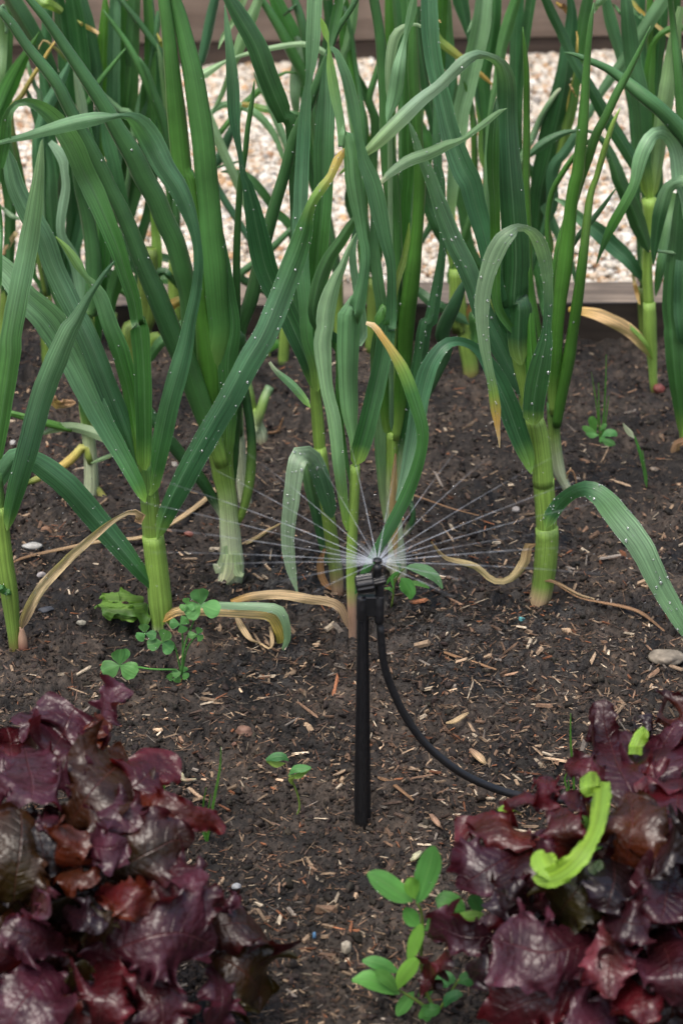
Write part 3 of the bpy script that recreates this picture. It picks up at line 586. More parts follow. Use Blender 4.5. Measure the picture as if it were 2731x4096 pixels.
plant('leek', 'thickest leek at right with a wet leaf arching down to the right edge', 'leek', 'D915,1375', [
 ('S', 'dtan:0,tan:.05,tan:.2,lime:.36,lime:1', 0, 0, 'D900,1392,60 D912,1365,98 D925,1290,100 D935,1200,104 D942,1100,104 D940,1045,102'),
 ('S', 'lime:0,stem:1', -.25, 0, 'D940,1060,96 D936,980,94 D930,900,94 D925,820,98'),
 ('S', 'stem:0,lime:.4,stem:1', -.1, 0, 'D926,850,92 D915,720,94 D898,600,92 D880,540,82'),
 ('S', 'lime:0,lime:1', -.6, 0, 'D870,600,70 D845,430,72 D825,300,80 D815,200,84 D813,100,86'),
 ('L', 'sage:0,sage:.6,pale:.9,cream:1', 5.5, 24, 'c1480,970,14 c1400,1010,44 c1300,1090,60 c1180,1180,54 c1070,1258,50 c950,1300,88 c780,1380,108 c600,1440,106 c450,1540,76 g385,70,52 g330,150,8', dict(bend=.002)),
 ('L', 'lime:0,dark:.05,dkbl:.25,sage:.36,pale:.5,sage:1', 2, 110, 'D935,1050,36 D955,1000,62 D990,945,66 D1030,905,62,1 D1070,880,62,2.5 D1120,870,78,4 D1190,905,100,5 D1270,1000,118,5.5 D1370,1130,116,6 D1450,1290,100,6 D1530,1430,88,6 D1600,1540,70,6', dict(fold=.12, bend=0)),
 ('L', 'lime:0,dark:.03,dark:.12,dkbl:.25,sage:.34,pale:.42,pale:.7,sage:.84,lime:.88,orange:.94,tan:1', 2.4, 90, 'D880,575,90 D878,500,96 D890,400,106 D915,280,92 D935,190,66 h345,1400,80 h360,1200,84 h352,1000,95 h330,820,120 h290,670,130,1 h230,565,95,2 h150,515,62,3.5 h50,512,84,5 g1540,540,115,5.5 g1450,610,155,6 g1370,750,168,6 g1300,950,150,6 g1262,1150,140,6 g1260,1350,120,6 g1280,1568,98,6 D672,300,42,6 D692,400,44,6 D706,500,48,6 D714,580,26,6 D722,640,12,6 D724,678,4,6', dict(fold=.12, bend=0)),
 ('L', 'lime:0,dark:.05,dark:.3,dkbl:.45,dark:.52,sage:.62,pale:.8,lime:1', 1.2, 20, 'D810,215,90 D812,120,112 D815,20,120 B790,1400,125 B800,1200,128 B790,1000,120 c1500,1400,205 c1485,1100,190 c1485,850,180 c1470,690,150,1 c1425,575,100,2 c1335,510,66,4 c1220,485,90,6 c1100,545,115,7 c980,655,108,7 c860,770,108,7 c700,890,122,7 c550,1030,140,7 c400,1180,130,7 c270,1310,100,7 c190,1380,60,7 c120,1420,60,7 c50,1490,40,7 c-20,1560,14,7', dict(bend=0)),
 ('L', 'lime:0,dkbl:.08,blue:.4,sage:1', .8, 80, 'D835,450,30 D800,370,70 D740,250,90 g1350,1450,180 g1250,1250,175 g1180,1050,172 g1100,850,180 g1000,650,170 g900,400,150 g830,200,120 g770,30,105 c700,1400,80 c640,1200,50 c600,1090,16'),
 ('L', 'dark:0,dkbl:.3,blue:.6,dkbl:1', -.5, 40, 'D790,180,40 g1450,1350,120 g1350,900,150 g1270,550,160 g1200,300,190 g1150,100,200 c1080,1500,215 c970,1200,180 c900,900,155 c830,600,150 c790,300,160 c775,-20,150 c770,-180,140'),
 ('L', 'lime:0,dark:.1,dkbl:.5,blue:.75,pale:1', 1.6, 60, 'D870,800,14 D850,720,66 D810,620,92 D760,480,98 D700,350,86 D650,262,58 D600,212,42,.5 D530,190,42,2 D470,212,56,3 D410,300,80,3.5 D375,420,84,3.5 D350,560,78,3.5 D320,700,64,3.5 D285,830,40,3.5 D250,920,8,3.5', dict(bend=0)),
 ('L', 'green:0,vivid:.4,dark:1', .9, 0, 'D800,160,30 g1400,1200,80 g1380,700,90 g1370,300,95 g1355,60,105 c1352,1350,115 c1360,1150,90 c1378,980,50 c1385,880,10'),
 ('L', 'vivid:0,vivid:1', .2, 0, 'D880,420,50 D870,250,60 h200,1450,90 h195,1200,80 h190,900,50 h185,720,8'),
 ('D', 'dtan:0,tan:.3,tan:.7,dtan:1', 1.8, 0, 'D890,1120,26 D850,1135,40 D845,1190,46 D800,1260,40 D750,1290,30 D690,1285,28 D620,1225,30 D540,1200,26 D470,1180,18 D410,1110,8', dict(fold=.5)),
 ('D', 'dtan:0,tan:1', 1.2, 0, 'D930,1290,12 D980,1295,16 D1080,1350,12 D1160,1375,10', dict(bend=0)),
], LG)
plant('onion_plant', 'onion with long tubular leaves tucked behind the thickest leek', 'onion', 'D1020,870', [
 ('S', 'cream:0,white:.1,white:.3,lime:.7,green:1', 0, 0, 'D1035,865,20 D1015,830,44 D995,780,58 D982,700,58 D975,620,54 D970,540,54 D965,470,50'),
 ('T', 'lime:0,vivid:.1,vivid:.6,green:1', .3, 10, 'D972,520,40 D970,400,52 D980,280,60 h440,1400,112 h470,1100,130 h505,850,145 h535,600,132 h565,300,112 h600,100,116 d620,1568,116 d640,1400,108 d670,1100,98 d690,800,80 d710,500,62 d740,200,46 d765,25,8'),
 ('T', 'vivid:0,vivid:.5,lime:1', .8, 30, 'D985,580,40 D1005,450,54 D1040,270,60 h570,1500,104 h615,1200,100 h655,900,92 h690,600,80 h710,400,74 h740,200,62 h790,60,54 d830,1450,58 d880,1280,52 d940,1100,42 d1005,965,6'),
 ('T', 'green:0,vivid:.6,green:1', -.6, 12, 'D958,480,30 h360,1400,50 h390,1050,66 h425,860,72 h470,650,86 h530,460,90 h590,250,92 h650,60,92 d720,1400,90 d790,1200,82 d870,1050,80 d980,820,76 d1080,640,60 d1200,400,36 d1275,230,6'),
 ('T', 'green:0,vivid:1', -1, 30, 'h380,820,40 h350,600,42 h350,450,46 h370,280,50 h410,150,52 h480,30,52 d560,1440,50 d690,1290,38 d740,1240,10'),
 ('T', 'tube', -1.4, 0, 'h520,760,40 h570,680,44 h640,570,50 h770,420,50 h870,290,38 h965,155,8'),
 ('T', 'green:0,vivid:.5,vivid:1', -1.5, 0, 'h200,1000,60 h175,500,66 h160,150,70 d165,1300,66 d165,1000,60 d165,700,55 d150,450,42 d130,240,6'),
 ('R', 'dtan', .5, 0, 'D1030,800,8 D1055,780,8 D1075,830,8 D1070,870,6'),
 ('R', 'tan', .3, 0, 'D1050,770,6 D1030,830,5 D1045,880,5'),
], LG)
plant('leek', 'rear leek near the board with a yellowing arched leaf and red bulb', 'leek', 'D1425,400', [
 ('S', 'red:0,red:.05,lime:.2,lime:1', 0, 0, 'D1437,425,30 D1430,390,36 D1425,300,40 D1418,200,56 h1270,1500,112 h1268,1350,118 h1262,1180,108'),
 ('S', 'stem:0,stem:1', -.3, 0, 'h1262,1210,98 h1245,1000,96 h1245,800,94 h1262,560,100 h1268,350,120 h1260,250,130'),
 ('S', 'red:0,red:1', .5, 0, 'D1430,398,20 D1448,405,46 D1470,415,42 D1482,425,16'),
 ('L', 'dark:0,dark:.3,dkbl:1', 1, 20, 'h1262,735,60 h1240,660,100 h1180,500,150 h1100,300,142 h1000,100,130 d960,1500,112 d900,1350,80 d830,1240,50 d740,1180,30 d620,1172,26 d480,1200,60 d300,1300,90 d190,1390,50 d120,1450,8'),
 ('L', 'dark:0,dkbl:.5,sage:1', .4, 14, 'h1195,980,40 h1150,900,90 h1060,780,130 h950,680,150 h800,540,150 h650,430,100 h520,300,60 h420,250,20'),
 ('D', 'olive:0,tan:.3,tan:.7,yel:1', 1.2, 0, 'D1425,275,12 D1390,215,44 D1330,150,58 D1250,100,60 D1150,60,50 D1040,42,20', dict(fold=.1)),
 ('L', 'lime:0,green:1', 1.1, 0, 'D1426,270,10 D1400,205,20 D1340,138,20 D1262,82,16 D1180,55,8', dict(fold=.1)),
 ('L', 'lime:0,dark:.15,dkbl:1', .2, 0, 'h1250,250,110 h1230,100,120 d1205,1450,130 d1195,1200,160 d1170,900,172 d1110,600,155 d1080,300,140 d1050,0,95 d1040,-160,80'),
 ('L', 'lime:0,sage:.2,sage:1', .5, 0, 'h1290,250,90 h1320,60,110 d1360,1300,130 d1400,1000,150 d1440,750,150 d1470,500,130 d1510,250,90 d1550,60,60'),
 ('L', 'green:0,vivid:1', -.6, 0, 'h1270,200,60 d1285,1300,70 d1275,1000,80 d1262,750,100 d1275,550,90 d1300,400,50 d1360,315,50 d1450,262,60 d1568,252,60'),
 ('L', 'green:0,blue:.4,sage:1', -1, 0, 'h1320,1130,20 h1350,1000,70 h1390,800,110 h1430,600,120 h1470,400,100 h1500,200,60'),
 ('L', 'dark:0,dark:1', -3, 0, 'h1240,260,60 d1180,1560,100 d1050,1320,120 d900,1080,120 d760,820,105 d600,550,95 d480,290,90 d400,130,90 d330,-20,75 d260,-150,50'),
], LG)
plant('leek', 'leek at the right edge with a broad arching pale leaf', 'leek', 'D1580,660', [
 ('S', 'white:0,lime:.2,stem:1', 0, 0, 'D1590,680,50 D1580,600,66 D1572,480,76 D1560,350,80'),
 ('L', 'lime:0,green:.1,blue:1', 1.6, 8, 'D1560,630,30 D1545,480,70 D1525,300,88 D1515,150,90 h1470,1450,170 h1450,1200,165 h1470,900,160 h1500,600,135 h1520,350,100 h1550,100,60'),
 ('L', 'dark:0,blue:.6,pale:1', .8, 4, 'h1590,1560,120 h1560,1300,120 h1555,1000,110 h1570,700,90 h1600,400,60'),
 ('L', 'sage:0,pale:.3,sage:.5,vivid:.8,dark:1', 3, 0, 'h1650,500,160 h1620,200,180 d1565,1600,200 d1535,1430,170 d1480,1270,140 d1400,1190,120,1 d1310,1200,120,2 d1240,1290,130,3 d1180,1430,130,3.5 h1130,120,92,4 h1040,300,92,4 h930,500,90,4 h850,680,50,4 h785,850,6,4', dict(fold=.3, bend=0)),
 ('L', 'pale:0,sage:.3,dark:.55,dark:1', 2.2, 0, 'h1680,100,100,3 h1600,85,110,2 h1500,105,100,1 h1420,170,110 h1375,320,130 h1340,480,115 h1315,650,80 h1305,780,40 h1300,840,10', dict(bend=0)),
 ('T', 'tube', 3.5, 4, 'd1680,1360,150 d1590,1230,150 d1500,1120,148 d1350,970,132 d1200,850,128 d1040,720,100 d880,610,72 d720,540,60 d600,490,40 d500,468,10'),
 ('T', 'green', -1, 0, 'h1620,100,100 d1575,1300,100 d1550,1000,100 d1510,550,80 d1480,250,62 d1450,-20,50 d1440,-150,40'),
 ('T', 'sage:0,sage:.8,tan:1', 1, 0, 'h1600,750,36 h1500,738,36 h1400,726,30 h1320,718,22 h1265,722,10'),
 ('D', 'dtan:0,tan:.5,pink:1', 2.5, 0, 'D1600,640,30 D1560,650,40 D1530,670,36 D1535,730,50 D1565,800,46 D1568,900,40 D1552,980,30 D1520,1040,24 D1475,1085,8'),
], LG)
plant('leek', 'rear leek with a short olive stem against the timber board', 'leek', 'D590,325', [
 ('S', 'dtan:0,lime:.15,olive:.5,stem:1', 0, 0, 'D592,332,50 D590,300,74 D575,220,76 D560,100,76 g1070,1450,165 g1040,1200,150 g1025,1000,125 g1020,880,110'),
 ('L', 'dark:0,dark:1', .6, 4, 'g1000,820,50 g960,700,100 g850,500,115 g770,300,105 g720,120,100 c680,1400,90'),
 ('L', 'dark:0,dark:1', 1, 0, 'g1140,1380,30 g1080,1330,80 g950,1260,92 g780,1160,100 g690,1080,80 g620,1020,40'),
 ('L', 'stem:0,sage:.3,sage:1', -.5, 0, 'g1000,900,60 g970,600,80 g980,300,90 g1000,100,110 c1040,1300,150 c1070,1000,155 c1120,800,160 c1180,500,170 c1240,200,172 c1265,0,150 c1290,-150,130'),
 ('L', 'green:0,dark:1', 0, 12, 'g950,1010,60 g1000,850,90 g1080,650,80 g1140,450,60 g1180,250,50 c1190,1500,50 c1185,1300,52 c1180,1100,50 c1168,970,8'),
 ('L', 'vivid:0,vivid:1', -.2, 0, 'g1160,300,30 c1190,1300,50 c1160,930,52 c1110,780,50 c1060,650,16'),
 ('L', 'sage:0,sage:1', 1.4, 0, 'D650,350,10 D610,370,30 D575,410,36 D550,450,24 D538,480,6'),
 ('D', 'orange:0,dtan:1', .4, 0, 'g1180,1560,30 g1160,1400,50 g1150,1250,60 g1190,1180,40', dict(bend=0)),
 ('L', 'green', .2, 0, 'D600,260,20 D610,150,40 D600,50,40 g1190,1300,60 g1200,1100,30'),
], LG)
plant('leek', 'rear leek whose olive stem shows between leaves at left', 'leek', 'C605,480', [
 ('S', 'lime:0,olive:.5,olive:1', 0, 0, 'C610,500,70 C605,350,80 C592,150,84 e1310,1350,165 e1325,1000,180 e1330,700,150'),
 ('L', 'olive:0,lime:1', .3, 0, 'e1350,1150,70 e1390,900,110 e1400,650,90 e1370,400,50 e1350,250,8'),
 ('L', 'dark:0,dark:1', .3, 0, 'e1340,1000,60 e1460,900,80 e1560,1000,50 e1600,1070,8'),
 ('L', 'dkbl:0,dkbl:1', -1, 0, 'e1280,1100,60 e1200,700,110 e1100,350,130 e1050,100,130 a1000,1400,120 a960,1250,110 a930,1050,70 a905,850,8'),
 ('L', 'yel:0,orange:.5,green:1', .2, 0, 'C660,60,30 C740,60,44 C800,20,50 C860,-10,30'),
 ('L', 'green:0,sage:1', 0, 0, 'C690,270,40 C740,200,50 C840,120,50 C900,60,20'),
 ('L', 'dark:0,tube:1', .4, 6, 'C600,160,30 e1000,1450,60 e990,1200,110 e1040,1000,130 e1070,850,60'),
 ('D', 'tan:0,dtan:1', 0, 0, 'C620,-20,20 C660,20,30 C690,90,20'),
], LG)
plant('onion_plant', 'thin onion behind at left with yellowing kinked leaves on the soil', 'onion', 'C415,900', [
 ('S', 'dtan:0,white:.15,white:.5,lime:1', 0, 0, 'C410,908,50 C420,870,68 C418,750,62 C405,600,58 C390,480,54'),
 ('T', 'lime:0,green:.1,tube:1', .3, 0, 'C390,500,46 C365,350,56 C335,200,56 C310,50,60 e640,1350,90 e560,1200,110 e480,1000,100 e420,850,80 e350,680,30'),
 ('T', 'lime:0,yel:.5,olive:1', .8, 0, 'C392,665,40 C330,730,42 C260,780,40 C200,810,36 C130,840,24'),
 ('T', 'olive:0,yel:.4,yel:.7,tan:1', 1, 0, 'C430,850,30 C465,890,36 C500,945,36 C560,950,30 C700,950,26 C770,945,14'),
 ('L', 'sage:0,pale:.4,pale:1', 1.4, 30, 'C585,680,20 C540,655,46 C470,625,52 C400,600,48 C330,585,44 C260,590,40 C200,615,14'),
 ('T', 'vivid', .9, 14, 'C20,510,22 C130,545,28 C240,575,28 C330,600,20'),
 ('D', 'dtan', .4, 0, 'C350,470,30 C300,475,40 C260,470,50 C250,440,16'),
 ('L', 'green', 0, 0, 'e720,1560,40 e620,1420,80 e540,1290,90 e470,1200,30'),
], LG)
plant('onion_plant', 'onion with a pale stem half hidden behind the lime green leek', 'onion', 'C545,640', [
 ('S', 'white:0,white:.5,lime:1', 0, 0, 'C545,650,40 C525,560,60 C500,480,68 C470,380,72 C440,280,66'),
 ('T', 'lime:0,tube:.3,tube:1', .2, 0, 'C450,310,50 C420,200,70 C385,60,80 e820,1250,150 e840,950,150 e830,700,140 e780,400,120 e720,200,90 e690,50,75 a660,1350,50 a640,1150,10'),
 ('L', 'blue:0,pale:1', -1, 0, 'C400,150,50 e740,1200,100 e700,900,110 e640,740,100 e560,600,80 e545,480,80 e565,330,85 e595,150,78 e580,0,70 a560,1400,110 a450,1270,50', dict(fold=.2)),
 ('L', 'green:0,dark:1', -1.5, 0, 'e900,1200,80 e930,900,100 e950,600,110 e930,300,120 e880,50,110 a840,1350,80 a810,1100,10'),
], LG)
plant('onion_plant', 'thin white onion behind the ragged-based onion', 'onion', 'C1120,930', [
 ('S', 'cream:0,white:.3,white:.7,lime:1', 0, 0, 'C1128,935,46 C1118,860,60 C1108,740,52 C1098,620,46 C1092,500,46'),
 ('T', 'green', 0, 0, 'C1090,520,44 C1082,350,54 C1075,150,56 f540,1400,80 f520,1200,80 f500,1000,50'),
], LG)
plant('onion_plant', 'small onion with a cut short leaf stub standing behind', 'onion', 'C1195,630', [
 ('S', 'dtan:0,white:.4,lime:1', 0, 0, 'C1200,645,56 C1195,610,64 C1182,560,44 C1178,500,30'),
 ('T', 'white:0,lime:.5,sage:1', .5, 0, 'C1172,610,30 C1195,520,42 C1215,450,44 C1240,398,40'),
 ('T', 'white:0,lime:.3,sage:1', 0, 0, 'C1165,600,40 C1158,500,44 C1140,400,40 C1122,330,36 C1108,250,30'),
 ('R', 'dtan', .3, 0, 'C1230,610,16 C1275,600,14 C1300,540,6'),
], LG)

# tall plants of the back row: their stems stand behind the front leaves
BG = 'leeks of the back row seen between the front leaves'
def back(label, base, items, name='leek', cat='leek', Y=None):
    g = gpt(base); root = thing(name, label, cat, (g[0], g[1], g[2]), BG)
    stems = [parse(it[4]) for it in items if it[0] == 'S']
    for kind, col, z, dr, path in items:
        if kind in 'LT': path = rooted(path, stems)
        if kind == 'S': tube_leaf(root, 'stem', path, col, g[1], z, dr, M_STEM, bend=0, ribs=.02, m=12)
        elif kind == 'T': tube_leaf(root, 'leaf', path, col, g[1], z, dr)
        elif kind == 'D': flat_leaf(root, 'dry_leaf', path, col, g[1], z, dr, mat=M_DRY)
        else: flat_leaf(root, 'leaf', path, col, g[1], z, dr)
back('back row leek at the far left with a leaf tip curling up', 'G20,850', [
 ('S', 'lime:0,olive:1', 0, 0, 'G20,860,30 G15,780,32 G15,700,30 G20,620,30'),
 ('L', 'dark:0,green:.5,vivid:1', 2, 4, 'e-60,600,100 a-40,1200,130 a-20,1050,130 a40,900,160 a120,720,150 a210,540,90 a290,400,50 a355,285,8'),
 ('L', 'dark:0,dark:1', 0, 0, 'G20,650,30 e90,700,100 e100,300,110 e60,60,120 a30,1400,120 a60,1200,100'),
 ('L', 'sage:0,sage:1', .5, 0, 'a-20,1100,50 a0,750,70 a20,500,95 a25,180,90 a20,60,40'),
 ('D', 'dtan:0,tan:1', 1, 0, 'e20,760,40 e90,640,50 e150,550,40'),
 ('T', 'sage', .6, 0, 'a60,300,30 a60,180,40 a50,90,34 a30,50,30 a5,70,20'),
 ('L', 'sage:0,pale:1', 1.6, 0, 'e210,440,20 e120,410,40 e40,350,34 e-20,310,20'),
])
back('back row leek at left with dark broad leaves leaning right', 'G110,830', [
 ('S', 'lime:0,olive:1', 0, 0, 'G110,840,26 G108,760,30 G105,680,30'),
 ('L', 'dark:0,dkbl:1', 0, 0, 'G106,700,24 e340,1400,90 e420,1000,120 e470,600,140 e450,250,150 e440,0,140 a400,1300,120 a350,1100,80 a280,900,50 a220,750,8'),
 ('L', 'dark:0,dark:1', -.5, 0, 'e550,900,60 e500,500,100 a600,1400,120 a560,1100,130 a470,700,120 a340,420,150 a200,180,160 a90,0,150 a20,-120,120'),
 ('L', 'green:0,blue:1', .4, 0, 'e300,900,50 e330,500,60 a330,1300,90 a360,1150,100 a420,960,110 a480,850,105 a540,740,90 a610,600,45 a640,490,8'),
 ('T', 'olive:0,green:.5,yel:1', .8, 0, 'a100,1050,50 a190,870,48 a300,680,40 a380,560,36 a450,440,30 a512,352,10'),
 ('D', 'green:0,tan:1', .6, 0, 'a600,560,30 a540,470,28 a460,400,24 a400,358,18 a370,390,12 a348,440,6'),
 ('T', 'sage', .2, 0, 'a360,900,50 a320,780,40 a270,640,40 a245,530,20'),
])
back('back row leek left of centre with two dark upright leaves', 'G215,800', [
 ('L', 'dark:0,tube:1', -2, 0, 'G214,650,24 e520,900,90 e200,300,90 a120,1400,100 a70,1000,110 a60,600,110 a80,200,90 a90,-60,70'),
 ('L', 'dark:0,dkbl:1', -2.4, 0, 'G212,650,24 e700,900,80 e620,300,90 a470,1300,100 a420,900,110 a400,600,110 a420,250,100 a430,-60,80'),
 ('S', 'lime:0,olive:1', 0, 0, 'G215,810,28 G214,740,32 G212,650,32'),
 ('L', 'dark:0,dark:1', 0, 0, 'G213,660,30 e560,1000,90 e640,500,110 a620,1450,130 a615,1150,140 a605,800,145 a590,500,150 a560,250,150 a520,0,100 a510,-120,90'),
 ('L', 'dkbl:0,dark:1', -.6, 0, 'e640,900,90 e760,300,110 a790,1300,110 a770,1000,130 a745,650,150 a700,300,160 a650,0,130 a620,-150,100'),
 ('L', 'dark:0,dkbl:1', -1, 0, 'a880,900,60 a870,600,110 a830,380,110 a780,180,130 a720,-20,130'),
 ('L', 'pale:0,pale:1', .6, 0, 'a760,1250,70 a740,1050,90 a715,880,90 a690,750,60 a660,640,8'),
 ('L', 'sage:0,lime:.5,olive:1', .9, 0, 'a300,-60,40 a380,20,100 a480,60,90 a560,110,60'),
])
back('back row onion at left with narrow crossing tubes', 'G260,790', [
 ('S', 'white:0,lime:1', 0, 0, 'G260,800,22 G258,720,22'),
 ('T', 'tube', 0, 0, 'G258,730,18 e700,800,60 a820,1300,60 a820,950,50 a810,700,52 a790,450,42 a780,300,10'),
 ('T', 'green', .8, 0, 'a750,1050,60 a800,920,56 a880,750,50 a1020,570,40 a1130,430,12'),
 ('T', 'green:0,sage:1', .4, 0, 'a1200,1100,50 a1080,990,60 a980,900,52 a890,805,24'),
 ('L', 'olive:0,yel:.6,tan:1', .4, 0, 'a690,175,12 a740,220,34 a820,260,40 a885,300,24'),
], 'onion_plant', 'onion')
back('back row leek with a narrow bright leaf and blotchy edge', 'G330,790', [
 ('S', 'lime:0,olive:1', 0, 0, 'G330,800,30 G335,700,34 G340,600,30'),
 ('L', 'green:0,vivid:.5,vivid:1', .4, 0, 'e800,900,80 a900,1400,90 a910,1100,110 a920,700,115 a930,400,115 a945,150,80 a945,0,40 a940,-60,10'),
 ('L', 'dkbl:0,blue:1', -.3, 0, 'e850,900,80 a1020,1500,120 a1015,1100,130 a1018,700,120 a1025,300,112 a1035,0,100 a1040,-140,80'),
 ('L', 'dark:0,green:1', -.8, 0, 'G345,620,24 e860,700,110 a1000,1560,110 a1060,1200,110 a1120,700,100 a1130,300,90 a1110,0,80'),
])
back('back row leek with wide mid green leaf left of the tall onion', 'G400,780', [
 ('L', 'dark:0,tube:1', -2.4, 0, 'G402,640,24 e1080,800,90 e1160,300,100 a1090,1300,110 a1070,900,110 a1085,500,100 a1080,100,90 a1090,-80,70'),
 ('L', 'dark:0,dkbl:1', -2.8, 0, 'G408,640,24 e1250,800,90 e1350,300,90 a1400,1300,100 a1440,900,90 a1420,500,80 a1370,200,70 a1350,-60,50'),
 ('S', 'lime:0,olive:1', 0, 0, 'G400,790,30 G402,700,34 G405,600,34'),
 ('L', 'green:0,tube:1', 0, 0, 'G404,640,24 e960,900,100 a1140,1500,150 a1150,1200,155 a1165,900,155 a1180,500,135 a1200,150,115 a1210,-60,100'),
 ('L', 'dkbl:0,green:1', -.5, 0, 'e1100,700,90 a1280,1400,150 a1310,1000,150 a1335,600,110 a1330,300,90 a1312,0,80 a1305,-130,70'),
 ('T', 'green', 2, 0, 'a1440,1120,50 a1410,980,66 a1340,790,76 a1235,555,66 a1130,370,50 a1000,190,40 a925,85,8'),
 ('T', 'tube', 2.6, 40, 'f60,400,60 a1560,1500,80 a1510,1220,80 a1455,1010,74 a1390,850,64 a1320,640,46 a1250,510,8'),
 ('T', 'tube', 1.2, 6, 'a1520,900,50 a1490,650,50 a1450,480,54 a1370,370,60 a1250,200,55 a1090,0,42 a1000,-110,20'),
 ('L', 'sage', 1.6, 0, 'a1560,1300,46 a1530,1120,64 a1500,950,68 a1470,750,60 a1440,550,44 a1408,385,8'),
 ('L', 'blue:0,dkbl:1', .3, 0, 'a1180,1400,60 a1260,1000,100 a1300,800,90 a1350,550,70 a1400,300,60 a1430,100,50'),
 ('D', 'green:0,yel:1', 1, 0, 'a1470,480,24 a1445,390,36 a1408,295,10'),
])
back('back row leek seen at the upper centre left with a leaf across the gravel', 'G650,830', [
 ('S', 'lime:0,olive:1', 0, 0, 'G650,840,24 G655,760,24 G665,700,22'),
 ('L', 'green:0,dark:.3,tube:1', 0, 0, 'f1150,900,60 f1060,500,80 f960,400,80 f850,240,80 f740,110,80 f640,30,60 f540,10,40 f450,10,14'),
 ('L', 'sage:0,pale:1', .4, 0, 'b1020,1480,14 b1000,1400,40 b940,1240,56 b860,1120,66 b760,1020,68 b640,960,62 b520,935,60 b420,965,56 b350,1040,24'),
 ('L', 'green:0,sage:.5,lime:.8,orange:1', -.4, 0, 'b1230,1040,30 b1100,1020,56 b900,985,60 b750,950,60 b640,930,40'),
 ('L', 'green', -.2, 0, 'b1160,680,12 b1080,640,24 b1000,660,28 b900,715,44 b780,820,60 b660,930,60 b560,1040,50 b470,1160,50 b390,1240,50'),
 ('L', 'blue:0,sage:1', 1, 0, 'b1130,1620,56 b1085,1440,60 b1040,1330,50 b990,1180,70 b920,1020,60 b860,880,46 b790,760,40 b745,640,8'),
 ('T', 'dkbl', -.6, 0, 'b380,1600,70 b450,1400,90 b520,1220,80 b600,1050,44 b645,950,8'),
 ('T', 'tube', -.4, 4, 'f620,950,80 f720,850,70 f900,700,66 f1080,520,44 f1180,430,10'),
 ('T', 'tube', -.4, 14, 'f220,46,20 b480,1480,24 b600,1450,20 b680,1435,10'),
 ('T', 'dkbl', -1, 0, 'b200,800,40 b270,560,70 b310,400,90 b350,200,96 b395,0,84 b430,-160,70'),
 ('L', 'dkbl:0,pale:.4,pale:1', 1.2, 0, 'b220,760,90 b290,670,90 b400,600,60 b510,540,26 b650,490,34 b800,450,44 b1000,410,50 b1190,392,50 b1310,430,56 b1400,490,50 b1450,560,30'),
 ('L', 'sage:0,sage:1', .6, 0, 'b370,1000,12 b430,910,40 b490,760,46 b560,570,70 b620,400,105 b700,200,112 b785,0,80 b830,-130,40'),
 ('L', 'sage:0,pale:1', .9, 0, 'b425,445,8 b460,340,40 b520,250,50 b590,130,50 b650,0,60 b690,-90,30'),
])
back('back row leek at the upper centre with a wide dark sloping leaf', 'G770,800', [
 ('S', 'red:0,lime:.3,olive:1', 0, 0, 'G780,815,18 G778,760,24 G776,690,24 G775,640,24'),
 ('L', 'dark:0,green:1', 0, 0, 'G775,650,20 f1500,900,80 b1300,1400,80 b1220,900,100 b1130,450,140 b1080,280,145 b980,80,130 b920,-60,100'),
 ('T', 'green', 1, 8, 'b1260,1000,70 b1235,800,86 b1190,670,96 b1100,500,100 b1000,300,92 b900,130,80 b800,-20,55 b740,-110,40'),
 ('L', 'sage:0,pale:1', .6, 0, 'b1130,1140,10 b1122,1000,60 b1112,800,100 b1125,600,110 b1155,400,70 b1120,330,40'),
 ('T', 'tube', .8, 0, 'b1230,600,60 b1205,350,80 b1165,160,82 b1110,0,66 b1070,-120,50'),
 ('L', 'dark:0,dark:1', -1, 0, 'b1230,1400,80 b1290,900,90 b1360,600,100 b1420,250,100 b1400,0,90'),
 ('T', 'dark', .6, 0, 'b1010,140,16 b1060,95,32 b1130,40,30'),
 ('L', 'sage:0,pale:1', 1, 0, 'b1420,420,14 b1450,250,60 b1500,50,80 b1550,-80,70'),
 ('L', 'lime:0,green:1', -.4, 0, 'f1500,1500,50 f1490,1250,50 f1480,1000,44 f1470,820,8'),
])
back('back row leek behind the twisted pale leaves at top centre', 'G850,800', [
 ('S', 'lime:0,olive:1', 0, 0, 'G850,810,26 G855,720,28 G860,640,28'),
 ('L', 'green:0,vivid:.5,green:1', 0, 0, 'g230,1200,80 g180,600,100 c200,1250,95 c130,880,105 c60,550,110 c20,300,90 b1560,150,110 b1530,-40,90'),
 ('L', 'sage:0,sage:1', .4, 0, 'c20,600,50 c50,420,80 c90,250,85 c115,60,80 c130,-100,60'),
 ('T', 'tube', .7, 40, 'g200,250,50 c200,1200,62 c165,860,52 c120,560,44 c90,330,44 c60,180,40 c20,60,40'),
 ('L', 'dark:0,tube:1', -.6, 0, 'g330,700,90 g280,100,90 c300,1100,80 c250,900,60 c300,700,60 c360,500,40 c390,350,8'),
 ('L', 'dark:0,dark:1', -1, 0, 'g60,200,90 c330,1250,60 c250,950,80 c180,780,70 c120,650,50 c80,500,30'),
 ('D', 'tan', 1.2, 0, 'c95,1290,30 c125,1240,44 c145,1190,20 c140,1155,10'),
])
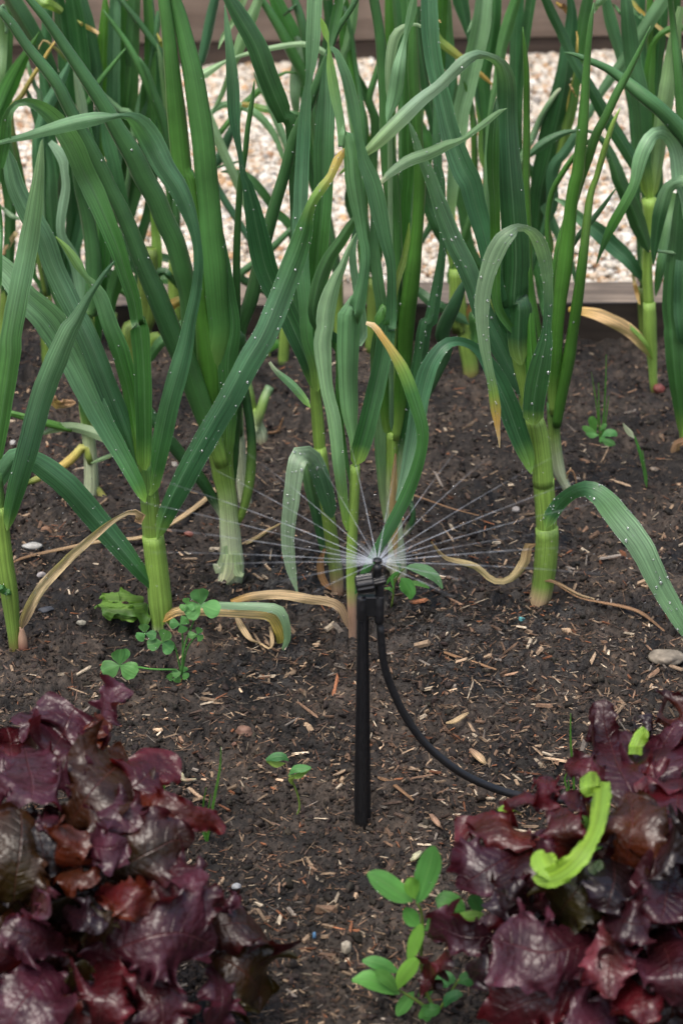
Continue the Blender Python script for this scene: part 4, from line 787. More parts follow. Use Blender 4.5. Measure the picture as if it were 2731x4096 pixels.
back('back row leek with bright narrow leaves at the top centre', 'G930,800', [
 ('S', 'lime:0,olive:1', 0, 0, 'G930,810,26 G928,720,28 G925,640,28'),
 ('L', 'green:0,vivid:.6,vivid:1', 0, 0, 'g470,700,60 c450,1400,80 c440,1000,90 c430,600,90 c428,300,88 c425,0,80 c420,-120,60'),
 ('L', 'green:0,tube:1', .3, 0, 'g540,800,60 c540,1400,80 c540,1000,90 c520,600,80 c500,250,80 c480,0,80 c470,-130,60'),
 ('L', 'dkbl:0,dark:1', .5, 14, 'g820,400,60 c860,1300,90 c780,900,95 c730,600,90 c690,300,85 c680,60,70'),
 ('L', 'vivid:0,vivid:1', -.4, 0, 'c600,700,70 c600,350,110 c580,150,110 c555,-40,100'),
 ('L', 'dkbl:0,green:.6,lime:.8,orange:1', 1.2, 10, 'c800,310,40 c860,365,78 c960,440,80 c1060,520,66 c1160,600,50 c1270,690,42 c1352,762,14'),
 ('D', 'tan', 1, 0, 'c850,330,10 c848,230,14 c860,175,16 c885,200,8'),
 ('L', 'tube:0,vivid:1', -.2, 0, 'c850,900,50 c880,600,90 c888,300,100 c900,100,100 c905,-80,90'),
 ('L', 'vivid:0,olive:.7,yel:1', .8, 20, 'c570,1150,20 c640,1060,50 c700,995,14'),
 ('L', 'dark:0,vivid:.4,tube:1', 0, 30, 'g660,500,60 c760,1350,110 c700,1150,100 c660,1000,60 c640,850,8'),
])
back('back row leek with dark leaves behind the long arched leaf', 'G1130,790', [
 ('L', 'dark:0,tube:1', -2, 0, 'G1130,650,24 g1150,700,90 g1060,200,100 c1010,1300,110 c1000,900,110 c960,400,100 c940,0,90 c930,-150,60'),
 ('S', 'lime:0,olive:1', 0, 0, 'G1135,800,26 G1138,720,28 G1140,640,28'),
 ('L', 'dark:0,dark:1', -.4, 0, 'g1300,400,90 c1310,1400,100 c1290,1000,110 c1270,700,130 c1330,400,120 c1360,150,110 c1370,-60,100'),
 ('L', 'dark:0,dkbl:1', -.8, 0, 'c960,1100,60 c960,800,90 c980,600,110 c930,450,60 c900,320,8'),
 ('L', 'dkbl:0,dark:1', -.2, 0, 'c1160,450,40 c1130,280,60 c1105,150,110 c1065,0,140 c1040,-110,120'),
 ('L', 'sage:0,green:1', .8, 0, 'g1300,300,50 c1310,1250,50 c1335,1000,50 c1360,850,60 c1405,650,84 c1430,450,96 c1485,250,112 c1560,20,90 c1600,-100,60'),
 ('L', 'sage', .3, 0, 'c1120,300,8 c1180,190,40 c1250,90,50 c1335,-10,40 c1380,-70,20'),
 ('L', 'dkbl:0,dkbl:1', -.5, 0, 'h60,500,80 d50,1300,110 d60,800,120 d70,400,120 d90,0,100 d100,-120,90'),
 ('L', 'dark:0,dark:1', -1, 0, 'h100,300,60 d100,1100,70 d120,700,60 d170,300,80 d210,0,90 d230,-120,80'),
 ('L', 'olive:0,vivid:1', .2, 0, 'g1390,400,40 g1350,100,60 c1250,1400,50 c1240,1150,40 c1200,920,14'),
 ('T', 'sage:0,sage:.7,cream:1', .8, 60, 'h60,100,30 d100,1450,52 d210,1250,64 d290,1060,56 d370,920,50 d440,820,36 d520,750,24 d590,680,10'),
 ('T', 'sage', .9, 60, 'd110,1500,30 d200,1260,44 d270,1120,44 d340,980,36 d390,860,20 d420,770,6'),
])
back('back row leek with a very broad dark leaf near the right gravel gap', 'G1225,800', [
 ('S', 'olive:0,olive:1', 0, 0, 'G1215,810,22 G1214,740,24 G1213,640,24'),
 ('L', 'dark:0,dark:.5,dkbl:1', 0, 10, 'h230,900,60 h260,500,140 h290,200,190 d330,1550,215 d380,1350,225 d425,1150,225 d480,900,195 d515,700,165 d535,500,135 d562,300,122 d572,120,90 d555,-20,55'),
 ('L', 'dark:0,olive:.4,green:.7,dark:1', -.4, 0, 'h380,700,60 h330,350,80 d490,1300,80 d560,1000,110 d600,700,110 d640,400,110 d680,150,110 d720,-60,90'),
 ('L', 'yel:0,olive:.5,orange:1', .8, 0, 'd520,1000,10 d545,850,14 d590,650,16 d610,500,26 d620,350,16 d612,280,6'),
 ('D', 'dtan:0,tan:1', .5, 0, 'd610,870,12 d575,800,18 d550,750,12'),
 ('D', 'dtan:0,brown:.5,yel:1', .6, 0, 'd525,130,20 d510,90,60 d475,60,50 d430,20,14'),
 ('L', 'dark:0,dkbl:.4,sage:1', .9, 0, 'h330,500,60 h400,300,110 d400,1520,100 d520,1350,90 d620,1190,80 d700,1060,70 d790,900,70 d890,740,84 d1010,580,100 d1140,390,112 d1260,200,122 d1380,20,125 d1450,-80,100'),
 ('L', 'dkbl:0,dark:1', -.6, 6, 'h620,1060,20 h560,800,60 h420,500,80 h320,250,100 h240,20,90 d180,1500,60 d150,1330,8'),
 ('L', 'dark:0,green:1', .2, 0, 'h400,1560,40 h320,1200,80 h250,850,70 h210,700,40 h190,570,8'),
])
back('back row leek near the right edge with dark upright leaves', 'G1440,790', [
 ('S', 'red:0,olive:.3,olive:1', 0, 0, 'G1478,800,20 G1476,740,22 G1473,660,24'),
 ('L', 'dark:0,dkbl:1', -.4, 0, 'h1150,200,70 d1120,1000,80 d1040,620,90 d990,430,96 d925,200,112 d870,-20,80 d830,-140,60'),
 ('L', 'dark:0,dark:1', -.6, 0, 'h1350,300,80 d1330,1200,90 d1330,700,100 d1350,400,120 d1370,150,120 d1380,-60,100'),
 ('L', 'dark:0,dkbl:1', -.8, 0, 'd1240,900,60 d1220,600,80 d1180,300,100 d1170,100,110 d1175,-80,100'),
 ('L', 'green:0,orange:.3,tan:.8,tan:1', .8, 0, 'd1080,-40,30 d1140,60,36 d1220,140,30 d1320,230,32 d1420,310,40 d1480,350,28 d1540,410,6'),
 ('L', 'green:0,dark:1', .6, 0, 'd1060,-20,40 d1120,80,60 d1200,160,40 d1240,200,12'),
 ('T', 'green', .6, 0, 'd1010,130,24 d970,70,28 d935,35,8'),
 ('L', 'yel:0,orange:.5,green:1', .9, 0, 'h1175,1200,20 h1150,1080,40 h1125,980,30 h1110,920,10'),
 ('T', 'vivid', .2, 0, 'd1270,500,60 d1265,200,70 d1270,0,60 d1270,-100,50'),
 ('L', 'sage:0,pale:1', 1, 0, 'd770,120,16 d790,50,60 d850,-10,60 d910,-60,40'),
 ('L', 'dark:0,dark:1', -1, 0, 'd1568,800,60 d1500,400,90 d1500,100,80 d1520,-80,60'),
])
# ------------------------------------------------------------------ micro sprinkler: ribbed stake, clamp, riser, nozzle, hose
m, t, b = newmat('black_plastic'); M_BLK = m
b.inputs['Base Color'].default_value = (.010, .0105, .012, 1); b.inputs['Roughness'].default_value = .38; b.inputs['Specular IOR Level'].default_value = .45
geo = node(t, 'ShaderNodeNewGeometry'); n1 = node(t, 'ShaderNodeTexNoise'); n1.inputs['Scale'].default_value = 250; n1.inputs['Detail'].default_value = 4
t.links.new(geo.outputs['Position'], n1.inputs['Vector']); t.links.new(ramp(t, n1.outputs[0], [(.35, .28), (.7, .55)]), b.inputs['Roughness'])
n9 = node(t, 'ShaderNodeTexNoise'); n9.inputs['Scale'].default_value = 900; n9.inputs['Detail'].default_value = 2; t.links.new(geo.outputs['Position'], n9.inputs['Vector'])
t.links.new(mixrgb(t, 'MIX', ramp(t, n9.outputs[0], [(.66, 0), (.74, .6)]), (.010, .0105, .012), (.07, .055, .045)), b.inputs['Base Color'])
g0 = gpt('F95,775'); YS = g0[1]
spr = thing('micro_sprinkler', 'black plastic micro sprinkler on a ribbed stake spraying fine jets of water', 'sprinkler', (g0[0], YS, g0[2]))
def pt(s, Y=YS):
    q = parse(s)[0]; return on_plane(q[0], q[1], Y)
def lathe(name, rows, Y=YS, k=16, prof=None, mat=M_BLK, smooth=True, parent=spr, rot=0):
    """rows 'D98,1365,62' top to bottom: centre and width; a turned (or profiled) upright piece"""
    V = []; n = 0
    a = np.linspace(0, 2*math.pi, k, endpoint=False)+rot
    rr = np.ones(k) if prof is None else prof
    for q in parse(rows):
        c, tt = on_plane(q[0], q[1], Y); h = q[2]/2*tt/FPX
        for j in range(k): V.append((c[0]+math.cos(a[j])*h*rr[j], Y+math.sin(a[j])*h*rr[j], c[2])); 
        n += 1
    F = grid_faces(n, k, True).tolist(); F += [list(range(k)), [(n-1)*k+j for j in range(k-1, -1, -1)]]
    o = mesh_obj(name, V, F, mat, parent, smooth=smooth)
    if smooth:
        for p in o.data.polygons:
            if len(p.vertices) > 4: p.use_smooth = False
    return o
# cross-shaped stake section
TILE['n'] = (1366, 2000, .2381)
k = 32; prof = np.array([1.0 if (j % 8) in (0, 1, 7) else .62 for j in range(k)])
lathe('stake', 'D98,1395,50 D98,1420,52 D98,1568,56 F97,200,64 F95,500,74 F95,760,78 F95,810,74 F95,1000,10', prof=prof, k=k, smooth=False, rot=.32)
lathe('stake_sleeve', 'n350,1612,60 n350,1618,150 n350,1632,186 n350,1660,198 n350,1800,200 n350,1980,200 n350,1990,188 n350,2000,184', k=24)
def drum(name, p0, p1, rad_px, Y0, k=24, flute=0, parent=spr, cham=.12):
    """a turned piece lying between two picture points, fluted like a tap knob when flute > 0"""
    a_, t0_ = pt(p0, Y0); b_, t1_ = pt(p1, Y0); d = b_-a_; L = np.linalg.norm(d); d /= L; u = np.cross(d, [0, 1., 0]); u /= np.linalg.norm(u); v = np.cross(d, u)
    R_ = rad_px*TILE['n'][2]*t0_/FPX; aa = np.linspace(0, 2*math.pi, k, endpoint=False); V = []
    rr = 1+flute*np.sign(np.cos(aa*k/4+.4))
    rows = ((0, .70), (cham, 1), (1-cham*.4, 1), (1, .93))
    for s_, sc_ in rows:
        for j in range(k): V.append(a_+d*L*s_+(u*math.cos(aa[j])+v*math.sin(aa[j]))*R_*sc_*rr[j])
    F = grid_faces(4, k, True).tolist()+[list(range(k-1, -1, -1)), [3*k+j for j in range(k)]]
    return mesh_obj(name, V, F, M_BLK, parent, smooth=False)
drum('valve_knob', 'n238,1425', 'n545,1372', 158, YS-.003, 40, .055)
drum('valve_collar', 'n520,1392', 'n742,1340', 78, YS-.002, 32, .05, cham=.05)
lathe('valve_body', 'n600,1250,120 n610,1300,130 n615,1440,140 n636,1470,150 n640,1580,152 n642,1600,146 n640,1612,160', YS, k=20)
lathe('riser', 'n600,1066,20 n600,1082,90 n602,1104,146 n603,1130,156 n603,1180,154 n603,1190,140 n603,1262,138 n603,1300,140', YS, k=24)
lathe('nozzle_cap', 'n600,990,60 n600,993,130 n600,1000,158 n600,1016,160 n600,1026,120 n602,1034,30 n603,1072,24', YS, k=24)
def slab(name, s0, y0p, y1p, depth):
    """moulded bridge between sleeve and connector: x range at two heights"""
    a_, _ = pt('n%d,%d' % (s0[0], y0p)); b_, _ = pt('n%d,%d' % (s0[1], y0p)); c_, _ = pt('n%d,%d' % (s0[1], y1p)); d_, _ = pt('n%d,%d' % (s0[0], y1p))
    ring = [a_, b_, c_, d_]; V = []; cen = sum(ring)/4
    for yy, sc_ in ((-depth, .90), (-depth*.8, 1.), (depth*.8, 1.), (depth, .90)):
        for q in ring: w_ = cen+(q-cen)*sc_; V.append((w_[0], YS+yy, w_[2]))
    F = grid_faces(4, 4, True).tolist()+[[3, 2, 1, 0], [12, 13, 14, 15]]
    return mesh_obj(name, V, F, M_BLK, spr, smooth=False)
slab('bridge', (400, 700), 1606, 1935, .0034)
lathe('hose_connector', 'n628,1606,150 n628,1620,170 n628,1930,172 n628,1950,168 n628,1990,166 n628,2050,164 n632,2060,130 n640,2070,112', YS, k=20)
hs = spline(parse('n640,2050,108 n642,2150,110 D177,1500,36 D182,1568,37 F190,40,37 F206,110,37 F232,180,37 F268,260,38 F315,340,38 F375,420,38 F450,492,38 F545,562,38 F650,615,38 F770,658,38 F900,682,38 F1050,690,38 F1220,692,38'), 70)
HP, HR = [], []
for i, q in enumerate(hs):
    c, tt = on_plane(q[0], q[1], YS+.0+.02*max(0, (i-35)/35)); HP.append(c); HR.append(q[2]/2*tt/FPX)
HP = np.array(HP); HR = np.array(HR); T, W, N = frames(HP); a = np.linspace(0, 2*math.pi, 14, endpoint=False)
X = HP[:, None]+(W[:, None]*np.cos(a)[None, :, None]+N[:, None]*np.sin(a)[None, :, None])*HR[:, None, None]
mesh_obj('hose', X.reshape(-1, 3), grid_faces(70, 14, True), M_BLK, spr)
for i in range(20, 70, 9): pass

# water: fine jets leaving the nozzle in a shallow upward fan, breaking into drops
m, t, b = newmat('spray_water'); M_SPRAY = m
at = node(t, 'ShaderNodeAttribute', attribute_name='Col')
tr = node(t, 'ShaderNodeBsdfTransparent'); df = node(t, 'ShaderNodeBsdfTranslucent'); df.inputs[0].default_value = (.75, .80, .86, 1)
d2 = node(t, 'ShaderNodeBsdfDiffuse'); d2.inputs[0].default_value = (.75, .80, .86, 1)
ms = node(t, 'ShaderNodeMixShader'); ms.inputs[0].default_value = .5; t.links.new(df.outputs[0], ms.inputs[1]); t.links.new(d2.outputs[0], ms.inputs[2])
mx = node(t, 'ShaderNodeMixShader'); t.links.new(at.outputs['Color'], mx.inputs[0]); t.links.new(tr.outputs[0], mx.inputs[1]); t.links.new(ms.outputs[0], mx.inputs[2])
t.links.new(mx.outputs[0], t.nodes['Material Output'].inputs[0])
noz, _ = pt('n601,1046')
r = np.random.default_rng(91); Vs, Fs, Cs = [], [], []; off = 0
AZ = list(np.linspace(-7, 187, 18))+[-28, 207, -48, 228]+list(r.uniform(-25, 205, 55))
for q_, az in enumerate(AZ):
    az = R(az+r.normal(0, .9)); el = R(4+r.normal(0, .8)); L = r.uniform(.15, .30); L = L if q_ < 18 else .10
    if q_ > 21: L = r.uniform(.015, .045)
    v = np.array([math.cos(az)*math.cos(el), math.sin(az)*math.cos(el), math.sin(el)])
    n = 40; s_ = np.linspace(0, 1, n); p = noz+v*(.004+L*s_[:, None]); p[:, 2] -= .25*(L*s_)**2
    side = np.cross(v, [0, 0, 1.]); side /= np.linalg.norm(side); up_ = np.cross(side, v)
    rad = .00042+.0006*s_; aa = np.linspace(0, 2*math.pi, 6, endpoint=False)
    V = p[:, None]+(side*np.cos(aa)[:, None]+up_*np.sin(aa)[:, None])[None]*rad[:, None, None]
    al = .30*np.exp(-s_*2.4)*(1-s_**3)*r.uniform(.6, 1.1); al[:1] *= .6
    if q_ > 21: al = .085*(1-s_)**1.5; rad = .0006+.0016*s_; V = p[:, None]+(side*np.cos(aa)[:, None]+up_*np.sin(aa)[:, None])[None]*rad[:, None, None]
    al = al*np.clip(1+(.2+.5*s_)*r.normal(0, 1, n), .15, 1.8)
    Vs.append(V.reshape(-1, 3)); Fs.append(grid_faces(n, 6, True)+off); Cs.append(np.repeat(al, 6)[:, None]*np.ones(3)); off += n*6
o = mesh_obj('water_spray', np.vstack(Vs), np.vstack(Fs), M_SPRAY, None, np.vstack(Cs))
tag(o, 'fan of fine water jets spraying from the sprinkler nozzle', 'water spray', None, 'stuff'); o.visible_shadow = True
# drops thrown off the jets
k = 260; az = r.uniform(R(-20), R(200), k); el = R(4)+r.normal(0, .05, k); L = r.uniform(.05, .42, k)
p = noz+np.stack([np.cos(az)*np.cos(el), np.sin(az)*np.cos(el), np.sin(el)], 1)*L[:, None]; p[:, 2] -= .5*L**2
s_ = r.uniform(.0002, .0005, k); V, F, cc = scatter(ICO1, p, np.eye(3)[None]*s_[:, None, None], np.ones((k, 3)))
tag(mesh_obj('water_drops', V, F, M_DROP, None, cc), 'tiny flying drops of water round the sprinkler jets', 'water drops', None, 'stuff')

# ------------------------------------------------------------------ red lettuces
def lettuce_material():
    m, t, b = newmat('red_lettuce'); at = node(t, 'ShaderNodeAttribute', attribute_name='Col'); geo = node(t, 'ShaderNodeNewGeometry')
    uv = node(t, 'ShaderNodeUVMap', uv_map='UVMap')
    n = node(t, 'ShaderNodeTexNoise'); n.inputs['Scale'].default_value = 45; n.inputs['Detail'].default_value = 5; t.links.new(geo.outputs['Position'], n.inputs['Vector'])
    c = mixrgb(t, 'MULTIPLY', 1., at.outputs[0], ramp(t, n.outputs[0], [(.3, .6), (.7, 1.5)]))
    # branching veins: midrib plus slanted side veins in leaf coordinates
    sx = node(t, 'ShaderNodeSeparateXYZ'); t.links.new(uv.outputs[0], sx.inputs[0])
    def mth(op, a_, b_=None):
        q = node(t, 'ShaderNodeMath', operation=op)
        for i_, v_ in ((0, a_), (1, b_)):
            if isinstance(v_, bpy.types.NodeSocket): t.links.new(v_, q.inputs[i_])
            elif v_ is not None: q.inputs[i_].default_value = v_
        return q.outputs[0]
    au = mth('ABSOLUTE', sx.outputs[0])
    wn = mth('MULTIPLY', n.outputs[0], .35)
    ph = mth('FRACT', mth('ADD', mth('SUBTRACT', mth('MULTIPLY', sx.outputs[1], 6.0), mth('MULTIPLY', au, 1.7)), wn))
    dv = mth('ABSOLUTE', mth('SUBTRACT', ph, .5))
    side = ramp(t, dv, [(.0, .8), (.055, 0)]); mid = ramp(t, au, [(.0, 1), (.035, 0)])
    fade = ramp(t, au, [(.0, 1), (.8, .15)])
    vn = mth('MAXIMUM', mid, mth('MULTIPLY', side, fade))
    c = mixrgb(t, 'MIX', mth('MULTIPLY', vn, .22), c, (.20, .06, .06))
    t.links.new(c, b.inputs['Base Color']); b.inputs['Roughness'].default_value = .34; b.inputs['Specular IOR Level'].default_value = .58
    b.inputs['Coat Roughness'].default_value = .25
    v = node(t, 'ShaderNodeTexVoronoi'); v.inputs['Scale'].default_value = 170; t.links.new(geo.outputs['Position'], v.inputs['Vector'])
    n2 = node(t, 'ShaderNodeTexNoise'); n2.inputs['Scale'].default_value = 120; n2.inputs['Detail'].default_value = 4; t.links.new(geo.outputs['Position'], n2.inputs['Vector'])
    h = mth('SUBTRACT', mth('ADD', mth('MULTIPLY', v.outputs[0], -.5), n2.outputs[0]), mth('MULTIPLY', vn, .35))
    bp = node(t, 'ShaderNodeBump'); bp.inputs['Strength'].default_value = .75; bp.inputs['Distance'].default_value = .0022
    t.links.new(h, bp.inputs['Height']); t.links.new(bp.outputs[0], b.inputs['Normal'])
    tr = node(t, 'ShaderNodeBsdfTranslucent'); t.links.new(mixrgb(t, 'MULTIPLY', 1., c, (2.6, 1.2, .5)), tr.inputs[0])
    mx = node(t, 'ShaderNodeMixShader'); mx.inputs[0].default_value = .26
    t.links.new(b.outputs[0], mx.inputs[1]); t.links.new(tr.outputs[0], mx.inputs[2]); t.links.new(mx.outputs[0], t.nodes['Material Output'].inputs[0])
    return m
M_LET = lettuce_material()
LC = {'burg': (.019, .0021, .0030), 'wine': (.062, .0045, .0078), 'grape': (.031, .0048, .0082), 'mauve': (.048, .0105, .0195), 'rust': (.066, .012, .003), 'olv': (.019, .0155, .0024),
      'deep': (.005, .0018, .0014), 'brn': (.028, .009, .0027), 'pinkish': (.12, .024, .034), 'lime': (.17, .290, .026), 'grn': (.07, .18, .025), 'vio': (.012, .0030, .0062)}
def ell(px, py, c, rad, z):
    """where a sight line meets the lettuce's rounded head"""
    d = ray(px, py); s = np.array(rad); o_ = (CAMV-c)/s; dd = d/s
    A = dd@dd; B = o_@dd; Cc = o_@o_-1; disc = B*B-A*Cc
    t_ = (-B-math.sqrt(disc))/A if disc > 0 else -B/A
    L = np.linalg.norm(d); t_ -= z/100/L
    return CAMV+d*t_, t_
def frill(parent, path, cb, cm, c, rad, z=0, curl=.14, ruf=.58, seed=0, lob=.21, rl=0.0, mat=None):
    r = np.random.default_rng(seed+900); a = parse(path); bow = r.uniform(-.5, 2.0); deep = 4.5 if cb != 'lime' and mat is None else 0; rl = rl+r.normal(0, .36)*(cb != 'lime')
    if cb != 'lime' and mat is None: a[:, 2] *= 1.22
    s = spline(a, 72); n, m = 72, 39
    P = np.zeros((n, 3)); Wd = np.zeros(n)
    for i, q in enumerate(s):
        u_ = i/71; P[i], t_ = ell(q[0], q[1], c, rad, z+q[3]-deep*(1-u_)**2.2+bow*math.sin(math.pi*min(1, u_*1.1)**1.3)); Wd[i] = max(q[2], 2)*t_/FPX
    k = np.ones(9)/9
    P = np.stack([np.convolve(np.pad(P[:, j], 4, 'edge'), k, 'valid') for j in range(3)], 1)
    T = np.gradient(P, axis=0); T /= np.linalg.norm(T, axis=1)[:, None]+1e-9
    Ng = (P-c)/np.array(rad)**2; Ng /= np.linalg.norm(Ng, axis=1)[:, None]
    V = CAMV-P; V /= np.linalg.norm(V, axis=1)[:, None]; Hn = Ng*.75+V*.7
    W = np.cross(T, Hn); W /= np.linalg.norm(W, axis=1)[:, None]+1e-9
    for i in range(1, n):
        if W[i]@W[i-1] < 0: W[i] = -W[i]
    N = np.cross(W, T); N *= np.sign((N*V).sum(1))[:, None]
    W, N = W*math.cos(rl)+N*math.sin(rl), N*math.cos(rl)-W*math.sin(rl)
    u = np.linspace(0, 1, n); tip = np.sqrt(np.clip(1-np.clip((u-.80)/.2, 0, 1)**2.4, .0, 1))
    hw = Wd/2*tip+.0006
    X = np.zeros((n, m, 3)); sv = np.linspace(-1, 1, m); L = np.linalg.norm(np.diff(P, axis=0), axis=1).sum(); mean = Wd.mean()
    K = max(3., L/.014)
    big = r.uniform(0, 6, 3)
    for sg in (-1, 1):
        ph = r.uniform(0, 6, 6)
        amp = .55+.75*np.abs(np.sin(u*K*.55+ph[4]))          # some stretches of margin frilled, some plain
        edge = 1+lob*(np.sin(u*K*1.2+ph[0])*.8+(.9-2.0*np.abs(np.sin(u*K*1.5+ph[1]+.8*np.sin(u*K*.6))))*.75+(.6-1.2*np.abs(np.sin(u*K*4.3+ph[3])))*.5+.16*np.sin(u*K*15+ph[5]))
        cu = curl*(1+.9*np.sin(u*K*.7+ph[5]))
        for j, s_ in enumerate(sv):
            if s_*sg < 0: continue
            q = abs(s_)
            wv = np.sin(u*K*1.1+ph[2]+q*.8)*q**2.5*.7+.75*np.sin(u*K*3.7+ph[0]+q*1.5)*q**4.5+.5*np.sin(u*K*8.3+ph[3]+q*3)*q**8
            pk = .07*np.sin(u*K*.6+s_*2+big[0])+.02*np.sin(u*K*1.7-s_*5+big[1])
            hgt = hw*(ruf*amp*wv+pk-cu*q**2.5)
            pull = T*(hw*.25*np.cos(u*K*1.6+ph[1])*q**4)[:, None]
            X[:, j] = P+W*(s_*hw*(1+(edge-1)*q*q))[:, None]+N*hgt[:, None]+pull
    q = np.abs(sv)[None, :]
    mixv = np.clip((u[:, None]*.55+q**1.5*.75)+.15*vnoise(u[:, None]*3+q, q*3+seed, .5, seed % 50+1), 0, 1)[..., None]
    cols = np.array(LC[cb])*(1-mixv)+np.array(LC[cm])*mixv
    uv = np.stack(np.broadcast_arrays(sv[None, :], (u*L/.05)[:, None]+seed), -1).reshape(-1, 2)
    return mesh_obj('leaf', X.reshape(-1, 3), grid_faces(n, m), mat or (M_LET if cb not in ('lime',) else M_WEEDL), parent, cols.reshape(-1, 3), uv)
M_WEEDL = leaf_material('bright_lettuce', .45, .2, 9, .3, .35, rib=(.20, .38, .06), bumpd=.3)
def lettuce(label, ctr, rad, leaves, seed, fill, zc=.075):
    q = parse(ctr)[0]; c = on_ground(q[0], q[1], zc); root = thing('red_lettuce', label, 'lettuce', (c[0], c[1], 0), 'red leaf lettuces in the foreground')
    r = np.random.default_rng(seed)
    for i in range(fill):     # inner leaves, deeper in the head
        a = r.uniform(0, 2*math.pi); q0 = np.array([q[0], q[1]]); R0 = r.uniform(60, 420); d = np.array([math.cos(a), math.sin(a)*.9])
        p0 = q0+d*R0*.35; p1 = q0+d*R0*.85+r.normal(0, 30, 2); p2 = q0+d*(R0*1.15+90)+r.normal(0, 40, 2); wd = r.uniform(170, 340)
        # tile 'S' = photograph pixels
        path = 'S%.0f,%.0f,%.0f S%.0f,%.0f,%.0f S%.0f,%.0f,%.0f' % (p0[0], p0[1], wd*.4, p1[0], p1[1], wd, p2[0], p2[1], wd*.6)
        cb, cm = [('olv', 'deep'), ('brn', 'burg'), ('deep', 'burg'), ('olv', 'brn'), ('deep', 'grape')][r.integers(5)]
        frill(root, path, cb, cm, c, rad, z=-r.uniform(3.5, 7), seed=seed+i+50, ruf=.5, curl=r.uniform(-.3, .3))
    for i, it in enumerate(leaves):
        z, cb, cm, path = it[:4]; kw = it[4] if len(it) > 4 else {}
        frill(root, path, cb, cm, c, rad, z=z, seed=seed*7+i*3, **kw)
    return root
TILE['S'] = (0, 0, 1.0)
lettuce('red leaf lettuce filling the lower left corner, dark purple frilled leaves', 'G150,2110', (.158, .158, .125), [
 (-1.0, 'mauve', 'mauve', 'E400,420,60 E450,320,90 E500,240,130 E560,195,110 E620,195,30'),
 (-.2, 'rust', 'rust', 'E400,460,60 E450,380,90 E460,330,90 E455,290,40'),
 (.2, 'grape', 'mauve', 'E220,520,80 E260,440,260 E300,360,330 E330,290,270 E350,260,120', dict(curl=.15)),
 (.0, 'wine', 'grape', 'E40,560,120 E50,470,240 E45,400,260 E30,350,180'),
 (1.2, 'mauve', 'mauve', 'E110,440,120 E130,520,260 E150,600,310 E150,660,260 E150,700,140', dict(curl=.1)),
 (1.3, 'mauve', 'mauve', 'E330,430,80 E345,500,130 E360,560,130 E372,610,70'),
 (.3, 'brn', 'brn', 'E300,830,80 E370,720,230 E450,620,310 E530,540,310 E600,500,190', dict(curl=.2)),
 (.6, 'grape', 'wine', 'E520,680,60 E620,620,190 E700,560,230 E750,560,170 E790,610,40'),
 (.9, 'mauve', 'grape', 'E380,600,60 E480,700,160 E580,770,190 E640,830,110', dict(curl=.2)),
 (.8, 'rust', 'wine', 'E540,690,60 E680,720,150 E800,740,110 E900,770,100 E970,780,90 E1020,820,50 E1022,855,10', dict(lob=.1)),
 (1.0, 'rust', 'rust', 'E210,960,60 E270,920,170 E310,860,170 E320,800,60'),
 (1.6, 'mauve', 'mauve', 'E340,880,50 E420,900,150 E500,910,180 E560,890,120 E590,880,40'),
 (.7, 'olv', 'brn', 'E60,1230,100 E70,1080,220 E90,920,270 E100,800,260 E90,720,150'),
 (.6, 'deep', 'deep', 'E160,1100,60 E200,980,130 E190,880,120 E160,800,60'),
 (.9, 'olv', 'grape', 'E470,1020,80 E580,980,220 E700,920,270 E800,870,240 E890,890,110', dict(curl=.15)),
 (1.5, 'grape', 'grape', 'E700,900,100 E760,990,230 E830,1080,240 E890,1180,220 E930,1270,100 E940,1300,20', dict(curl=.3)),
 (1.4, 'wine', 'rust', 'E440,1110,50 E520,1110,140 E600,1130,170 E660,1180,130 E690,1210,40'),
 (.9, 'grape', 'mauve', 'E380,1440,70 E520,1380,180 E680,1320,330 E820,1300,380 E930,1330,290 E1000,1370,130', dict(curl=.2)),
 (.7, 'brn', 'burg', 'E900,1290,60 E1020,1260,200 E1130,1250,250 E1200,1290,220 E1240,1350,90', dict(curl=.25)),
 (1.0, 'brn', 'olv', 'E960,1400,100 E1070,1440,230 E1150,1510,290 E1190,1590,240 E1180,1680,60', dict(curl=.3)),
 (1.6, 'grape', 'mauve', 'E980,1450,50 E1020,1530,170 E1030,1610,220 E1010,1690,190 E990,1760,80'),
 (1.5, 'wine', 'grape', 'E660,1430,80 E700,1520,190 E740,1610,240 E750,1700,220 E760,1780,90'),
 (1.3, 'burg', 'wine', 'E450,1400,70 E490,1490,190 E490,1590,210 E460,1680,150 E440,1760,60'),
 (1.8, 'mauve', 'mauve', 'E220,1430,80 E180,1520,260 E120,1600,330 E60,1690,320 E10,1800,200', dict(curl=.15)),
 (1.6, 'burg', 'mauve', 'E300,1340,60 E220,1340,150 E130,1310,170 E60,1290,140 E0,1280,90'),
 (1.4, 'grape', 'grape', 'E120,1430,100 E70,1420,200 E20,1400,200 E-40,1380,120'),
 (1.0, 'vio', 'vio', 'E290,1180,40 E350,1220,110 E420,1220,110 E470,1180,40'),
 (1.2, 'brn', 'olv', 'E400,1370,30 E440,1310,100 E480,1260,130 E510,1215,90 E505,1190,30'),
 (.8, 'olv', 'olv', 'E360,1600,30 E365,1540,90 E380,1470,90 E370,1420,40'),
 (1.2, 'vio', 'vio', 'E330,1560,40 E380,1590,110 E420,1610,100 E440,1590,40'),
 (.9, 'wine', 'rust', 'E240,1700,60 E320,1680,200 E400,1720,160 E440,1780,80'),
 (.2, 'mauve', 'mauve', 'E980,1160,40 E1030,1150,90 E1070,1160,80 E1085,1190,30'),
 (1.0, 'brn', 'mauve', 'E180,1100,60 E190,1150,110 E200,1190,80 E170,1220,40'),
 (.9, 'mauve', 'grape', 'E250,740,40 E230,780,80 E200,810,70 E190,830,30'),
 (.5, 'brn', 'rust', 'E250,1000,40 E330,1030,130 E400,1060,120 E430,1090,50'),
], 3, 60)
